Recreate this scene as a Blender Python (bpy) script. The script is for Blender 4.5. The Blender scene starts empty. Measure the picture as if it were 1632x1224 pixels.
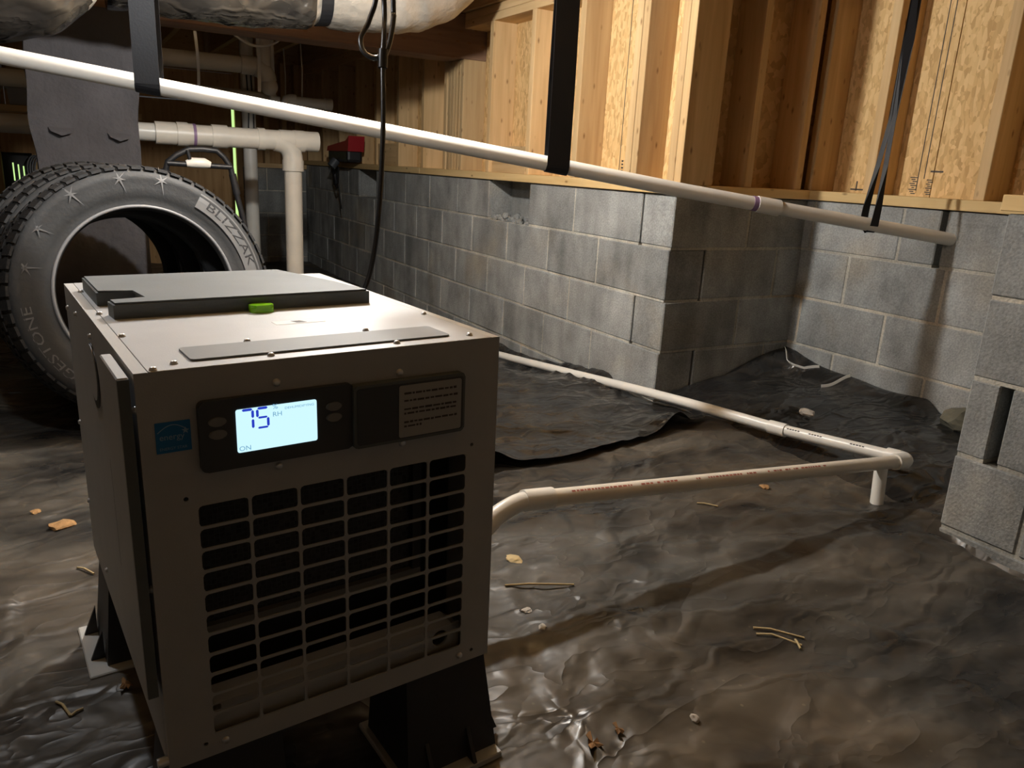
import bpy, bmesh, math, random
from mathutils import Vector, Matrix, Euler, noise
R_ = random.Random(7)
scn = bpy.context.scene
COL = scn.collection
rad = math.radians

# ------------------------------------------------------------------ camera
# floor level is z = 0; +Y runs along the long block wall, +X towards that wall
cam_d = bpy.data.cameras.new('camera')
cam = bpy.data.objects.new('camera', cam_d)
COL.objects.link(cam)
cam_d.sensor_width = 36.0
cam_d.lens = 26.91
cam_d.clip_start = 0.02
cam_d.clip_end = 100
cx = Vector((0.86955964, -0.49124233, 0.05046792))
cy = Vector((0.09124742, 0.26026986, 0.9612146))
cz = Vector((-0.48532458, -0.83122835, 0.27114476))
cam.matrix_world = Matrix(((cx.x, cy.x, cz.x, 0.0), (cx.y, cy.y, cz.y, 0.0), (cx.z, cy.z, cz.z, 0.88), (0, 0, 0, 1)))
scn.camera = cam

# ------------------------------------------------------------------ world, exposure
w = bpy.data.worlds.new('world')
scn.world = w
w.use_nodes = True
w.node_tree.nodes['Background'].inputs[0].default_value = (0.9, 0.95, 1.0, 1)
w.node_tree.nodes['Background'].inputs[1].default_value = 0.05
scn.view_settings.view_transform = 'Standard'
scn.view_settings.look = 'None'
scn.view_settings.gamma = 1.0
scn.view_settings.use_curve_mapping = False
scn.view_settings.exposure = 0.1

# the two lamps the photograph's shadows and highlights point to, both above the frame:
# a warm one in front of the long block wall, a cooler one over the left side
BULBS = [
    ('work_lamp_offscreen', 'bare warm lamp hung from the joists in front of the long block wall', (0.75, 2.35, 1.55), 95.0, (1.0, 0.98, 0.94)),
    ('left_lamp_offscreen', 'bare cool white lamp hung from the joists over the left side', (-0.12, 1.85, 1.46), 17.0, (0.92, 0.96, 1.0)),
]

# ------------------------------------------------------------------ materials
def new_mat(name):
    m = bpy.data.materials.new(name)
    m.use_nodes = True
    nt = m.node_tree
    return m, nt, nt.nodes['Principled BSDF']

def simple(name, col, rough=0.5, metal=0.0, bump=0.0, bscale=60.0, var=0.0, spec=0.5, vscale=9.0, coat=0.0):
    m, nt, b = new_mat(name)
    b.inputs['Base Color'].default_value = (*col, 1)
    b.inputs['Roughness'].default_value = rough
    b.inputs['Metallic'].default_value = metal
    b.inputs['Specular IOR Level'].default_value = spec
    if coat:
        b.inputs['Coat Weight'].default_value = coat
    tc = nt.nodes.new('ShaderNodeTexCoord')
    if var:
        n = nt.nodes.new('ShaderNodeTexNoise'); n.inputs['Scale'].default_value = vscale; n.inputs['Detail'].default_value = 5
        nt.links.new(tc.outputs['Object'], n.inputs['Vector'])
        r = nt.nodes.new('ShaderNodeMapRange')
        r.inputs[1].default_value = 0.3; r.inputs[2].default_value = 0.7
        r.inputs[3].default_value = 1 - var; r.inputs[4].default_value = 1 + var
        nt.links.new(n.outputs['Fac'], r.inputs[0])
        mx = nt.nodes.new('ShaderNodeVectorMath'); mx.operation = 'SCALE'
        mx.inputs[0].default_value = col
        nt.links.new(r.outputs[0], mx.inputs['Scale'])
        nt.links.new(mx.outputs[0], b.inputs['Base Color'])
    if bump:
        n2 = nt.nodes.new('ShaderNodeTexNoise'); n2.inputs['Scale'].default_value = bscale; n2.inputs['Detail'].default_value = 4
        nt.links.new(tc.outputs['Object'], n2.inputs['Vector'])
        bp = nt.nodes.new('ShaderNodeBump'); bp.inputs['Strength'].default_value = bump; bp.inputs['Distance'].default_value = 0.01
        nt.links.new(n2.outputs['Fac'], bp.inputs['Height'])
        nt.links.new(bp.outputs[0], b.inputs['Normal'])
    return m

def ramp(nt, stops):
    r = nt.nodes.new('ShaderNodeValToRGB')
    e = r.color_ramp.elements
    while len(e) < len(stops):
        e.new(0.5)
    for k, (p, c) in enumerate(stops):
        e[k].position = p; e[k].color = (*c, 1)
    return r

def wood_mat(name, axis, light, dark):
    m, nt, b = new_mat(name)
    tc = nt.nodes.new('ShaderNodeTexCoord'); oi = nt.nodes.new('ShaderNodeObjectInfo')
    off = nt.nodes.new('ShaderNodeVectorMath'); off.operation = 'ADD'
    sc = nt.nodes.new('ShaderNodeVectorMath'); sc.operation = 'SCALE'; sc.inputs[0].default_value = (7, 11, 5)
    nt.links.new(oi.outputs['Random'], sc.inputs['Scale'])
    nt.links.new(tc.outputs['Object'], off.inputs[0]); nt.links.new(sc.outputs[0], off.inputs[1])
    mp = nt.nodes.new('ShaderNodeMapping')
    s = [26, 26, 26]; s[axis] = 1.6
    mp.inputs['Scale'].default_value = s
    nt.links.new(off.outputs[0], mp.inputs['Vector'])
    n = nt.nodes.new('ShaderNodeTexNoise'); n.inputs['Scale'].default_value = 1.0; n.inputs['Detail'].default_value = 6; n.inputs['Distortion'].default_value = 0.9
    nt.links.new(mp.outputs[0], n.inputs['Vector'])
    r = ramp(nt, [(0.25, dark), (0.5, tuple((a + c) / 2 for a, c in zip(light, dark))), (0.75, light)])
    nt.links.new(n.outputs['Fac'], r.inputs[0])
    # knots
    mp2 = nt.nodes.new('ShaderNodeMapping'); s2 = [4.6, 4.6, 4.6]; s2[axis] = 2.0
    mp2.inputs['Scale'].default_value = s2
    nt.links.new(off.outputs[0], mp2.inputs['Vector'])
    v = nt.nodes.new('ShaderNodeTexVoronoi'); nt.links.new(mp2.outputs[0], v.inputs['Vector'])
    kr = nt.nodes.new('ShaderNodeMapRange'); kr.inputs[1].default_value = 0.04; kr.inputs[2].default_value = 0.17; kr.inputs[3].default_value = 0.8; kr.inputs[4].default_value = 0.0
    nt.links.new(v.outputs['Distance'], kr.inputs[0])
    mx = nt.nodes.new('ShaderNodeMixRGB'); mx.inputs[2].default_value = (0.20, 0.095, 0.035, 1)
    nt.links.new(kr.outputs[0], mx.inputs[0]); nt.links.new(r.outputs[0], mx.inputs[1])
    hv = nt.nodes.new('ShaderNodeHueSaturation')
    vr = nt.nodes.new('ShaderNodeMapRange'); vr.inputs[3].default_value = 0.78; vr.inputs[4].default_value = 1.12
    nt.links.new(oi.outputs['Random'], vr.inputs[0]); nt.links.new(vr.outputs[0], hv.inputs['Value'])
    nt.links.new(mx.outputs[0], hv.inputs['Color']); nt.links.new(hv.outputs[0], b.inputs['Base Color'])
    b.inputs['Roughness'].default_value = 0.7
    b.inputs['Specular IOR Level'].default_value = 0.25
    bp = nt.nodes.new('ShaderNodeBump'); bp.inputs['Strength'].default_value = 0.15; bp.inputs['Distance'].default_value = 0.004
    nt.links.new(n.outputs['Fac'], bp.inputs['Height']); nt.links.new(bp.outputs[0], b.inputs['Normal'])
    return m

PL, PD = (0.72, 0.51, 0.27), (0.52, 0.335, 0.155)
WOODX = wood_mat('pine_x', 0, PL, PD); WOODY = wood_mat('pine_y', 1, PL, PD); WOODZ = wood_mat('pine_z', 2, PL, PD)
SILLX = wood_mat('sill_pine_x', 0, (0.86, 0.63, 0.31), (0.68, 0.46, 0.20)); SILLY = wood_mat('sill_pine_y', 1, (0.86, 0.63, 0.31), (0.68, 0.46, 0.20))
BEAMX = wood_mat('girder_x', 0, (0.27, 0.165, 0.105), (0.17, 0.10, 0.07))
PLYZ = wood_mat('plywood_z', 2, (0.60, 0.38, 0.18), (0.42, 0.24, 0.10))

def osb_mat():
    m, nt, b = new_mat('osb')
    tc = nt.nodes.new('ShaderNodeTexCoord')
    cols = []
    for k, (rot, seed) in enumerate(((0.5, 0.0), (-0.7, 3.3))):
        mp = nt.nodes.new('ShaderNodeMapping')
        mp.inputs['Rotation'].default_value = (rot, 0, 0); mp.inputs['Location'].default_value = (seed, seed, seed)
        mp.inputs['Scale'].default_value = (20, 70, 22)
        nt.links.new(tc.outputs['Object'], mp.inputs['Vector'])
        v = nt.nodes.new('ShaderNodeTexVoronoi'); v.inputs['Scale'].default_value = 1.2
        v.inputs['Randomness'].default_value = 1.0
        nt.links.new(mp.outputs[0], v.inputs['Vector'])
        r = ramp(nt, [(0.0, (0.54, 0.34, 0.145)), (0.45, (0.69, 0.46, 0.205)), (1.0, (0.80, 0.56, 0.275))])
        sp = nt.nodes.new('ShaderNodeSeparateColor'); nt.links.new(v.outputs['Color'], sp.inputs[0])
        nt.links.new(sp.outputs[0], r.inputs[0]); cols.append(r)
    n = nt.nodes.new('ShaderNodeTexNoise'); n.inputs['Scale'].default_value = 18; nt.links.new(tc.outputs['Object'], n.inputs['Vector'])
    g = nt.nodes.new('ShaderNodeMath'); g.operation = 'GREATER_THAN'; g.inputs[1].default_value = 0.5; nt.links.new(n.outputs['Fac'], g.inputs[0])
    mx = nt.nodes.new('ShaderNodeMixRGB'); nt.links.new(g.outputs[0], mx.inputs[0])
    nt.links.new(cols[0].outputs[0], mx.inputs[1]); nt.links.new(cols[1].outputs[0], mx.inputs[2])
    nt.links.new(mx.outputs[0], b.inputs['Base Color'])
    b.inputs['Roughness'].default_value = 0.75; b.inputs['Specular IOR Level'].default_value = 0.2
    return m
OSB = osb_mat()

def block_mat(name, base, warm, seed=0):
    m, nt, b = new_mat(name)
    tc = nt.nodes.new('ShaderNodeTexCoord'); oi = nt.nodes.new('ShaderNodeObjectInfo')
    geo = nt.nodes.new('ShaderNodeNewGeometry')
    n = nt.nodes.new('ShaderNodeTexNoise'); n.inputs['Scale'].default_value = 5.0; n.inputs['Detail'].default_value = 8; n.inputs['Roughness'].default_value = 0.65
    nt.links.new(geo.outputs['Position'], n.inputs['Vector'])
    r = ramp(nt, [(0.28, tuple(c * 0.66 for c in base)), (0.5, base), (0.72, tuple(c * 1.22 for c in base))])
    nt.links.new(n.outputs['Fac'], r.inputs[0])
    n2 = nt.nodes.new('ShaderNodeTexNoise'); n2.inputs['Scale'].default_value = 2.3; n2.inputs['Detail'].default_value = 6
    of = nt.nodes.new('ShaderNodeVectorMath'); of.operation = 'ADD'; of.inputs[1].default_value = (3.1 + seed, 1.7, 8.2)
    nt.links.new(geo.outputs['Position'], of.inputs[0]); nt.links.new(of.outputs[0], n2.inputs['Vector'])
    mr = nt.nodes.new('ShaderNodeMapRange'); mr.inputs[1].default_value = 0.57; mr.inputs[2].default_value = 0.72; mr.inputs[3].default_value = 0; mr.inputs[4].default_value = 0.7
    nt.links.new(n2.outputs['Fac'], mr.inputs[0])
    mx = nt.nodes.new('ShaderNodeMixRGB'); mx.inputs[2].default_value = (*warm, 1)
    nt.links.new(mr.outputs[0], mx.inputs[0]); nt.links.new(r.outputs[0], mx.inputs[1])
    # fine aggregate speckle
    n3 = nt.nodes.new('ShaderNodeTexNoise'); n3.inputs['Scale'].default_value = 150; n3.inputs['Detail'].default_value = 2
    nt.links.new(geo.outputs['Position'], n3.inputs['Vector'])
    sp = nt.nodes.new('ShaderNodeMapRange'); sp.inputs[1].default_value = 0.3; sp.inputs[2].default_value = 0.7; sp.inputs[3].default_value = 0.82; sp.inputs[4].default_value = 1.16
    nt.links.new(n3.outputs['Fac'], sp.inputs[0])
    vr = nt.nodes.new('ShaderNodeMapRange'); vr.inputs[3].default_value = 0.80; vr.inputs[4].default_value = 1.13
    nt.links.new(oi.outputs['Random'], vr.inputs[0])
    bmp = nt.nodes.new('ShaderNodeMapping'); bmp.inputs['Scale'].default_value = (8.5, 8.5, 2.2)
    nt.links.new(geo.outputs['Position'], bmp.inputs['Vector'])
    bn = nt.nodes.new('ShaderNodeTexNoise'); bn.inputs['Scale'].default_value = 1.0; bn.inputs['Detail'].default_value = 3
    nt.links.new(bmp.outputs[0], bn.inputs['Vector'])
    br = nt.nodes.new('ShaderNodeMapRange'); br.inputs[1].default_value = 0.35; br.inputs[2].default_value = 0.65; br.inputs[3].default_value = 0.80; br.inputs[4].default_value = 1.14
    nt.links.new(bn.outputs['Fac'], br.inputs[0])
    m0 = nt.nodes.new('ShaderNodeMath'); m0.operation = 'MULTIPLY'; nt.links.new(vr.outputs[0], m0.inputs[0]); nt.links.new(br.outputs[0], m0.inputs[1]); vr = m0
    ml = nt.nodes.new('ShaderNodeMath'); ml.operation = 'MULTIPLY'; nt.links.new(sp.outputs[0], ml.inputs[0]); nt.links.new(vr.outputs[0], ml.inputs[1])
    hv = nt.nodes.new('ShaderNodeHueSaturation'); nt.links.new(ml.outputs[0], hv.inputs['Value']); nt.links.new(mx.outputs[0], hv.inputs['Color'])
    nt.links.new(hv.outputs[0], b.inputs['Base Color'])
    b.inputs['Roughness'].default_value = 0.92; b.inputs['Specular IOR Level'].default_value = 0.15
    bp = nt.nodes.new('ShaderNodeBump'); bp.inputs['Strength'].default_value = 0.5; bp.inputs['Distance'].default_value = 0.004
    ad = nt.nodes.new('ShaderNodeMath'); ad.operation = 'ADD'; nt.links.new(n3.outputs['Fac'], ad.inputs[0]); nt.links.new(n.outputs['Fac'], ad.inputs[1])
    nt.links.new(ad.outputs[0], bp.inputs['Height']); nt.links.new(bp.outputs[0], b.inputs['Normal'])
    return m
BLOCK = block_mat('concrete_block', (0.315, 0.322, 0.312), (0.37, 0.33, 0.26))
MORTAR = block_mat('mortar', (0.50, 0.475, 0.41), (0.48, 0.37, 0.25), 4)

def film_mat(name, dustiness, lo=0.42, hi=0.72, bumpk=0.35, dustcol=(0.155, 0.143, 0.122), rough=(0.24, 0.62)):
    """black polythene film with dust, mud stains and creases"""
    m, nt, b = new_mat(name)
    geo = nt.nodes.new('ShaderNodeNewGeometry')
    n1 = nt.nodes.new('ShaderNodeTexNoise'); n1.inputs['Scale'].default_value = 2.2; n1.inputs['Detail'].default_value = 9; n1.inputs['Roughness'].default_value = 0.62; n1.inputs['Distortion'].default_value = 0.6
    nt.links.new(geo.outputs['Position'], n1.inputs['Vector'])
    mp = nt.nodes.new('ShaderNodeMapping'); mp.inputs['Rotation'].default_value = (0, 0, 0.5); mp.inputs['Scale'].default_value = (3, 8, 5)
    nt.links.new(geo.outputs['Position'], mp.inputs['Vector'])
    n2 = nt.nodes.new('ShaderNodeTexNoise'); n2.inputs['Scale'].default_value = 1.0; n2.inputs['Detail'].default_value = 7; n2.inputs['Distortion'].default_value = 0.5
    nt.links.new(mp.outputs[0], n2.inputs['Vector'])
    av = nt.nodes.new('ShaderNodeMath'); av.operation = 'ADD'; nt.links.new(n1.outputs['Fac'], av.inputs[0]); nt.links.new(n2.outputs['Fac'], av.inputs[1])
    hf = nt.nodes.new('ShaderNodeMath'); hf.operation = 'MULTIPLY'; hf.inputs[1].default_value = 0.5; nt.links.new(av.outputs[0], hf.inputs[0])
    mr = nt.nodes.new('ShaderNodeMapRange'); mr.inputs[1].default_value = lo; mr.inputs[2].default_value = hi; mr.inputs[3].default_value = 0.04; mr.inputs[4].default_value = dustiness
    nt.links.new(hf.outputs[0], mr.inputs[0])
    n4 = nt.nodes.new('ShaderNodeTexNoise'); n4.inputs['Scale'].default_value = 1.1; n4.inputs['Detail'].default_value = 4
    nt.links.new(geo.outputs['Position'], n4.inputs['Vector'])
    dr = ramp(nt, [(0.38, (dustcol[0] * 0.85, dustcol[1] * 0.9, dustcol[2] * 0.95)), (0.6, (dustcol[0] * 1.15, dustcol[1] * 1.0, dustcol[2] * 0.82))])
    nt.links.new(n4.outputs['Fac'], dr.inputs[0])
    mx = nt.nodes.new('ShaderNodeMixRGB'); mx.inputs[1].default_value = (0.011, 0.0105, 0.011, 1)
    nt.links.new(mr.outputs[0], mx.inputs[0]); nt.links.new(dr.outputs[0], mx.inputs[2])
    # specks of grit
    v = nt.nodes.new('ShaderNodeTexVoronoi'); v.inputs['Scale'].default_value = 26
    nt.links.new(geo.outputs['Position'], v.inputs['Vector'])
    kr = nt.nodes.new('ShaderNodeMapRange'); kr.inputs[1].default_value = 0.05; kr.inputs[2].default_value = 0.10; kr.inputs[3].default_value = 0.55; kr.inputs[4].default_value = 0
    nt.links.new(v.outputs['Distance'], kr.inputs[0])
    kg = nt.nodes.new('ShaderNodeMath'); kg.operation = 'MULTIPLY'; nt.links.new(kr.outputs[0], kg.inputs[0]); nt.links.new(mr.outputs[0], kg.inputs[1])
    mx2 = nt.nodes.new('ShaderNodeMixRGB'); mx2.inputs[2].default_value = (0.36, 0.30, 0.2, 1)
    nt.links.new(kg.outputs[0], mx2.inputs[0]); nt.links.new(mx.outputs[0], mx2.inputs[1])
    nt.links.new(mx2.outputs[0], b.inputs['Base Color'])
    rr = nt.nodes.new('ShaderNodeMapRange'); rr.inputs[1].default_value = 0.0; rr.inputs[2].default_value = 0.7; rr.inputs[3].default_value = rough[0]; rr.inputs[4].default_value = rough[1]
    nt.links.new(mr.outputs[0], rr.inputs[0]); nt.links.new(rr.outputs[0], b.inputs['Roughness'])
    b.inputs['Specular IOR Level'].default_value = 0.5
    # creases
    mpc = nt.nodes.new('ShaderNodeMapping'); mpc.inputs['Rotation'].default_value = (0, 0, -0.6); mpc.inputs['Scale'].default_value = (4.5, 8, 6)
    nt.links.new(geo.outputs['Position'], mpc.inputs['Vector'])
    nc = nt.nodes.new('ShaderNodeTexNoise'); nc.inputs['Scale'].default_value = 1.0; nc.inputs['Detail'].default_value = 3; nc.inputs['Distortion'].default_value = 0.35
    nt.links.new(mpc.outputs[0], nc.inputs['Vector'])
    ab = nt.nodes.new('ShaderNodeMath'); ab.operation = 'SUBTRACT'; ab.inputs[1].default_value = 0.5; nt.links.new(nc.outputs['Fac'], ab.inputs[0])
    a2 = nt.nodes.new('ShaderNodeMath'); a2.operation = 'ABSOLUTE'; nt.links.new(ab.outputs[0], a2.inputs[0])
    pw = nt.nodes.new('ShaderNodeMath'); pw.operation = 'POWER'; pw.inputs[1].default_value = 0.6; nt.links.new(a2.outputs[0], pw.inputs[0])
    hsum = None
    for (vsc, amp, wdt) in ((2.3, 0.55, 0.10), (5.5, 0.35, 0.12)):
        nd = nt.nodes.new('ShaderNodeTexNoise'); nd.inputs['Scale'].default_value = vsc * 0.9; nd.inputs['Detail'].default_value = 3
        nt.links.new(geo.outputs['Position'], nd.inputs['Vector'])
        sv = nt.nodes.new('ShaderNodeVectorMath'); sv.operation = 'SCALE'; sv.inputs['Scale'].default_value = 1.1 / vsc
        nt.links.new(nd.outputs['Color'], sv.inputs[0])
        ad = nt.nodes.new('ShaderNodeVectorMath'); ad.operation = 'ADD'
        nt.links.new(geo.outputs['Position'], ad.inputs[0]); nt.links.new(sv.outputs[0], ad.inputs[1])
        mq = nt.nodes.new('ShaderNodeMapping'); mq.inputs['Rotation'].default_value = (0, 0, 0.45); mq.inputs['Scale'].default_value = (0.55, 1.25, 1.0)
        nt.links.new(ad.outputs[0], mq.inputs['Vector'])
        vo = nt.nodes.new('ShaderNodeTexVoronoi'); vo.feature = 'DISTANCE_TO_EDGE'; vo.inputs['Scale'].default_value = vsc
        nt.links.new(mq.outputs[0], vo.inputs['Vector'])
        me_ = nt.nodes.new('ShaderNodeMapRange'); me_.interpolation_type = 'SMOOTHSTEP'
        me_.inputs[1].default_value = 0.0; me_.inputs[2].default_value = wdt; me_.inputs[3].default_value = amp; me_.inputs[4].default_value = 0.0
        nt.links.new(vo.outputs['Distance'], me_.inputs[0])
        if hsum is None: hsum = me_
        else:
            a3 = nt.nodes.new('ShaderNodeMath'); a3.operation = 'ADD'; nt.links.new(hsum.outputs[0], a3.inputs[0]); nt.links.new(me_.outputs[0], a3.inputs[1]); hsum = a3
    sb = nt.nodes.new('ShaderNodeMath'); sb.operation = 'SUBTRACT'; nt.links.new(hsum.outputs[0], sb.inputs[0]); nt.links.new(pw.outputs[0], sb.inputs[1])
    bp = nt.nodes.new('ShaderNodeBump'); bp.inputs['Strength'].default_value = bumpk; bp.inputs['Distance'].default_value = 0.03
    nt.links.new(sb.outputs[0], bp.inputs['Height'])
    # dust caught along the creases
    dm = nt.nodes.new('ShaderNodeMath'); dm.operation = 'MULTIPLY'; dm.inputs[1].default_value = 0.45; nt.links.new(hsum.outputs[0], dm.inputs[0])
    dn = nt.nodes.new('ShaderNodeMath'); dn.operation = 'MULTIPLY'; nt.links.new(dm.outputs[0], dn.inputs[0]); nt.links.new(n1.outputs['Fac'], dn.inputs[1])
    dd = nt.nodes.new('ShaderNodeMath'); dd.operation = 'ADD'; dd.use_clamp = True; nt.links.new(mr.outputs[0], dd.inputs[0]); nt.links.new(dn.outputs[0], dd.inputs[1])
    nt.links.new(dd.outputs[0], mx.inputs[0]); nt.links.new(bp.outputs[0], b.inputs['Normal'])
    return m
FILM = film_mat('vapour_barrier', 0.74, 0.38, 0.68)
FILM2 = film_mat('clean_film', 0.10, 0.48, 0.74, 0.45, rough=(0.24, 0.5))
FILM3 = film_mat('wrap_film', 0.25, 0.45, 0.8, 0.5, rough=(0.2, 0.4))

PVC = simple('white_pvc', (0.80, 0.77, 0.70), 0.32, bump=0.0, var=0.06)
PVCB = simple('pale_pvc', (0.76, 0.70, 0.60), 0.36, var=0.07)
PRIMER = simple('purple_primer', (0.28, 0.17, 0.30), 0.5)
INK = simple('red_ink', (0.42, 0.13, 0.09), 0.6)
DINK = simple('dark_ink', (0.06, 0.05, 0.045), 0.7)
STRAP = simple('black_strap', (0.012, 0.012, 0.014), 0.5, bump=0.06, bscale=180, spec=0.35)
RUBBER = simple('tire_rubber', (0.035, 0.036, 0.037), 0.62, bump=0.12, bscale=90, var=0.25, vscale=5)
RUBBERD = simple('tire_tread', (0.020, 0.020, 0.021), 0.75, bump=0.2, bscale=120)
RUBBERL = simple('tire_scuff', (0.135, 0.135, 0.135), 0.7, var=0.2)
BEAD = simple('tire_bead', (0.22, 0.22, 0.225), 0.45)
CORD = simple('black_cable', (0.010, 0.010, 0.011), 0.28)
PAINT = simple('box_paint', (0.41, 0.42, 0.43), 0.5, bump=0.06, bscale=500, var=0.04, vscale=20)
PAINTL = simple('box_edge_paint', (0.52, 0.52, 0.51), 0.4, bump=0.05, bscale=500)
LIDP = simple('lid_plastic', (0.125, 0.14, 0.145), 0.6, spec=0.3, bump=0.05, bscale=300, var=0.1)
PANELP = simple('panel_plastic', (0.055, 0.06, 0.066), 0.5)
PLATEP = simple('plate_plastic', (0.19, 0.195, 0.195), 0.6, spec=0.3, bump=0.04, bscale=400)
BUTTON = simple('button_rubber', (0.22, 0.22, 0.22), 0.6)
SCREW = simple('screw_steel', (0.72, 0.73, 0.75), 0.3, 0.55)
PAPER = simple('label_paper', (0.36, 0.36, 0.35), 0.6)
PAPERW = simple('white_paper', (0.72, 0.70, 0.68), 0.6)
BLUE = simple('blue_label', (0.01, 0.16, 0.42), 0.4)
BLUEL = simple('pale_blue_print', (0.30, 0.45, 0.62), 0.5)
FOOT = simple('foot_plastic', (0.45, 0.45, 0.43), 0.5, var=0.1)
LEG = simple('leg_plastic', (0.030, 0.030, 0.032), 0.55)
STEEL = simple('galvanised', (0.6, 0.62, 0.64), 0.35, 0.8)
RED = simple('red_plastic', (0.34, 0.014, 0.02), 0.4)
BLACKP = simple('black_plastic', (0.015, 0.015, 0.017), 0.45)
STRAW = simple('straw', (0.50, 0.38, 0.19), 0.8)
CLAY = simple('dry_clay', (0.42, 0.24, 0.10), 0.95, bump=0.5, bscale=80, var=0.2, vscale=60)
STONE = simple('pale_stone', (0.50, 0.46, 0.40), 0.9, bump=0.3, bscale=70)
ROCK = simple('earthy_rock', (0.15, 0.14, 0.10), 0.95, bump=0.4, bscale=40, var=0.3)
LEAF = simple('dry_leaf', (0.25, 0.13, 0.05), 0.9, var=0.25, vscale=60)
FOIL = simple('duct_foil', (0.46, 0.42, 0.36), 0.32, 0.45, bump=0.9, bscale=22, var=0.25)
GREYB = simple('grey_bin', (0.24, 0.25, 0.27), 0.4)
BLUEP = simple('blue_plastic', (0.05, 0.2, 0.6), 0.4)
TARP = simple('black_felt', (0.064, 0.060, 0.064), 0.85, bump=0.4, bscale=40, var=0.25, vscale=4)
FILTER = None

def filter_mat():
    m, nt, b = new_mat('coil_filter')
    tc = nt.nodes.new('ShaderNodeTexCoord')
    v = nt.nodes.new('ShaderNodeTexVoronoi'); v.feature = 'DISTANCE_TO_EDGE'; v.inputs['Scale'].default_value = 150; v.inputs['Randomness'].default_value = 0.15
    nt.links.new(tc.outputs['Object'], v.inputs['Vector'])
    r = ramp(nt, [(0.0, (0.055, 0.055, 0.058)), (0.2, (0.006, 0.006, 0.007))])
    nt.links.new(v.outputs['Distance'], r.inputs[0]); nt.links.new(r.outputs[0], b.inputs['Base Color'])
    b.inputs['Roughness'].default_value = 0.6
    return m
FILTER = filter_mat()

def emit(name, col, s):
    m = bpy.data.materials.new(name); m.use_nodes = True
    nt = m.node_tree; nt.nodes.clear()
    e = nt.nodes.new('ShaderNodeEmission'); e.inputs[0].default_value = (*col, 1); e.inputs[1].default_value = s
    o = nt.nodes.new('ShaderNodeOutputMaterial'); nt.links.new(e.outputs[0], o.inputs[0])
    return m
LCD = emit('lcd_backlight', (0.60, 0.90, 1.0), 1.0)
DAY = emit('daylight_gap', (0.55, 0.85, 0.30), 1.1)
LCDINK = emit('lcd_segment', (0.02, 0.045, 0.50), 1.0)
LCDINKL = emit('lcd_segment_pale', (0.13, 0.33, 0.50), 1.0)
def level_mat():
    m, nt, b = new_mat('level_vial')
    b.inputs['Base Color'].default_value = (0.42, 1.0, 0.03, 1)
    b.inputs['Roughness'].default_value = 0.08
    b.inputs['Transmission Weight'].default_value = 0.3
    return m
LEVEL = level_mat()

# ------------------------------------------------------------------ helpers
def link(o, parent=None):
    COL.objects.link(o)
    if parent is not None:
        o.parent = parent
    return o

def tag(o, label=None, cat=None, group=None, kind=None):
    if label: o['label'] = label
    if cat: o['category'] = cat
    if group: o['group'] = group
    if kind: o['kind'] = kind
    return o

def empty(name, loc=(0, 0, 0), rot=None, label=None, cat=None, group=None, kind=None):
    o = bpy.data.objects.new(name, None)
    o.empty_display_size = 0.05
    o.location = loc
    if rot is not None: o.rotation_euler = rot
    link(o)
    return tag(o, label, cat, group, kind)

def mesh_from(name, verts, faces, mat, parent=None, smooth=False, loc=None):
    me = bpy.data.meshes.new(name)
    me.from_pydata([tuple(v) for v in verts], [], faces)
    me.validate(); me.update()
    if smooth:
        for p in me.polygons: p.use_smooth = True
    if mat is not None:
        for m in (mat if isinstance(mat, (list, tuple)) else [mat]): me.materials.append(m)
    o = bpy.data.objects.new(name, me)
    if loc is not None: o.location = loc
    return link(o, parent)

def bm_obj(name, bm, mat, parent=None, smooth=False, loc=None, rot=None, recalc=True):
    if recalc:
        bmesh.ops.recalc_face_normals(bm, faces=bm.faces)
    me = bpy.data.meshes.new(name)
    bm.to_mesh(me); bm.free()
    if smooth:
        for p in me.polygons: p.use_smooth = True
    if mat is not None:
        for m in (mat if isinstance(mat, (list, tuple)) else [mat]): me.materials.append(m)
    o = bpy.data.objects.new(name, me)
    if loc is not None: o.location = loc
    if rot is not None: o.rotation_euler = rot
    return link(o, parent)

def add_box(bm, x0, x1, y0, y1, z0, z1, bev=0.0, seg=1, mi=0):
    r = bmesh.ops.create_cube(bm, size=1.0)
    vs = r['verts']
    for v in vs:
        v.co = Vector((x0 + (v.co.x + 0.5) * (x1 - x0), y0 + (v.co.y + 0.5) * (y1 - y0), z0 + (v.co.z + 0.5) * (z1 - z0)))
    fs = set(f for v in vs for f in v.link_faces)
    for f in fs: f.material_index = mi
    if bev > 0:
        es = list(set(e for v in vs for e in v.link_edges))
        bmesh.ops.bevel(bm, geom=es, offset=bev, segments=seg, affect='EDGES', profile=0.5)
    return vs

_boxcache = {}
def box(name, x0, x1, y0, y1, z0, z1, mat, parent=None, bev=0.0, seg=1):
    """one box object with its origin at its own centre; equal boxes share mesh data"""
    sx, sy, sz = x1 - x0, y1 - y0, z1 - z0
    key = (round(sx, 4), round(sy, 4), round(sz, 4), mat.name, bev, seg, name)
    me = _boxcache.get(key)
    if me is None:
        bm = bmesh.new()
        add_box(bm, -sx / 2, sx / 2, -sy / 2, sy / 2, -sz / 2, sz / 2, bev, seg)
        bmesh.ops.recalc_face_normals(bm, faces=bm.faces)
        me = bpy.data.meshes.new(name); bm.to_mesh(me); bm.free()
        me.materials.append(mat)
        _boxcache[key] = me
    o = bpy.data.objects.new(name, me)
    o.location = ((x0 + x1) / 2, (y0 + y1) / 2, (z0 + z1) / 2)
    return link(o, parent)

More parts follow.
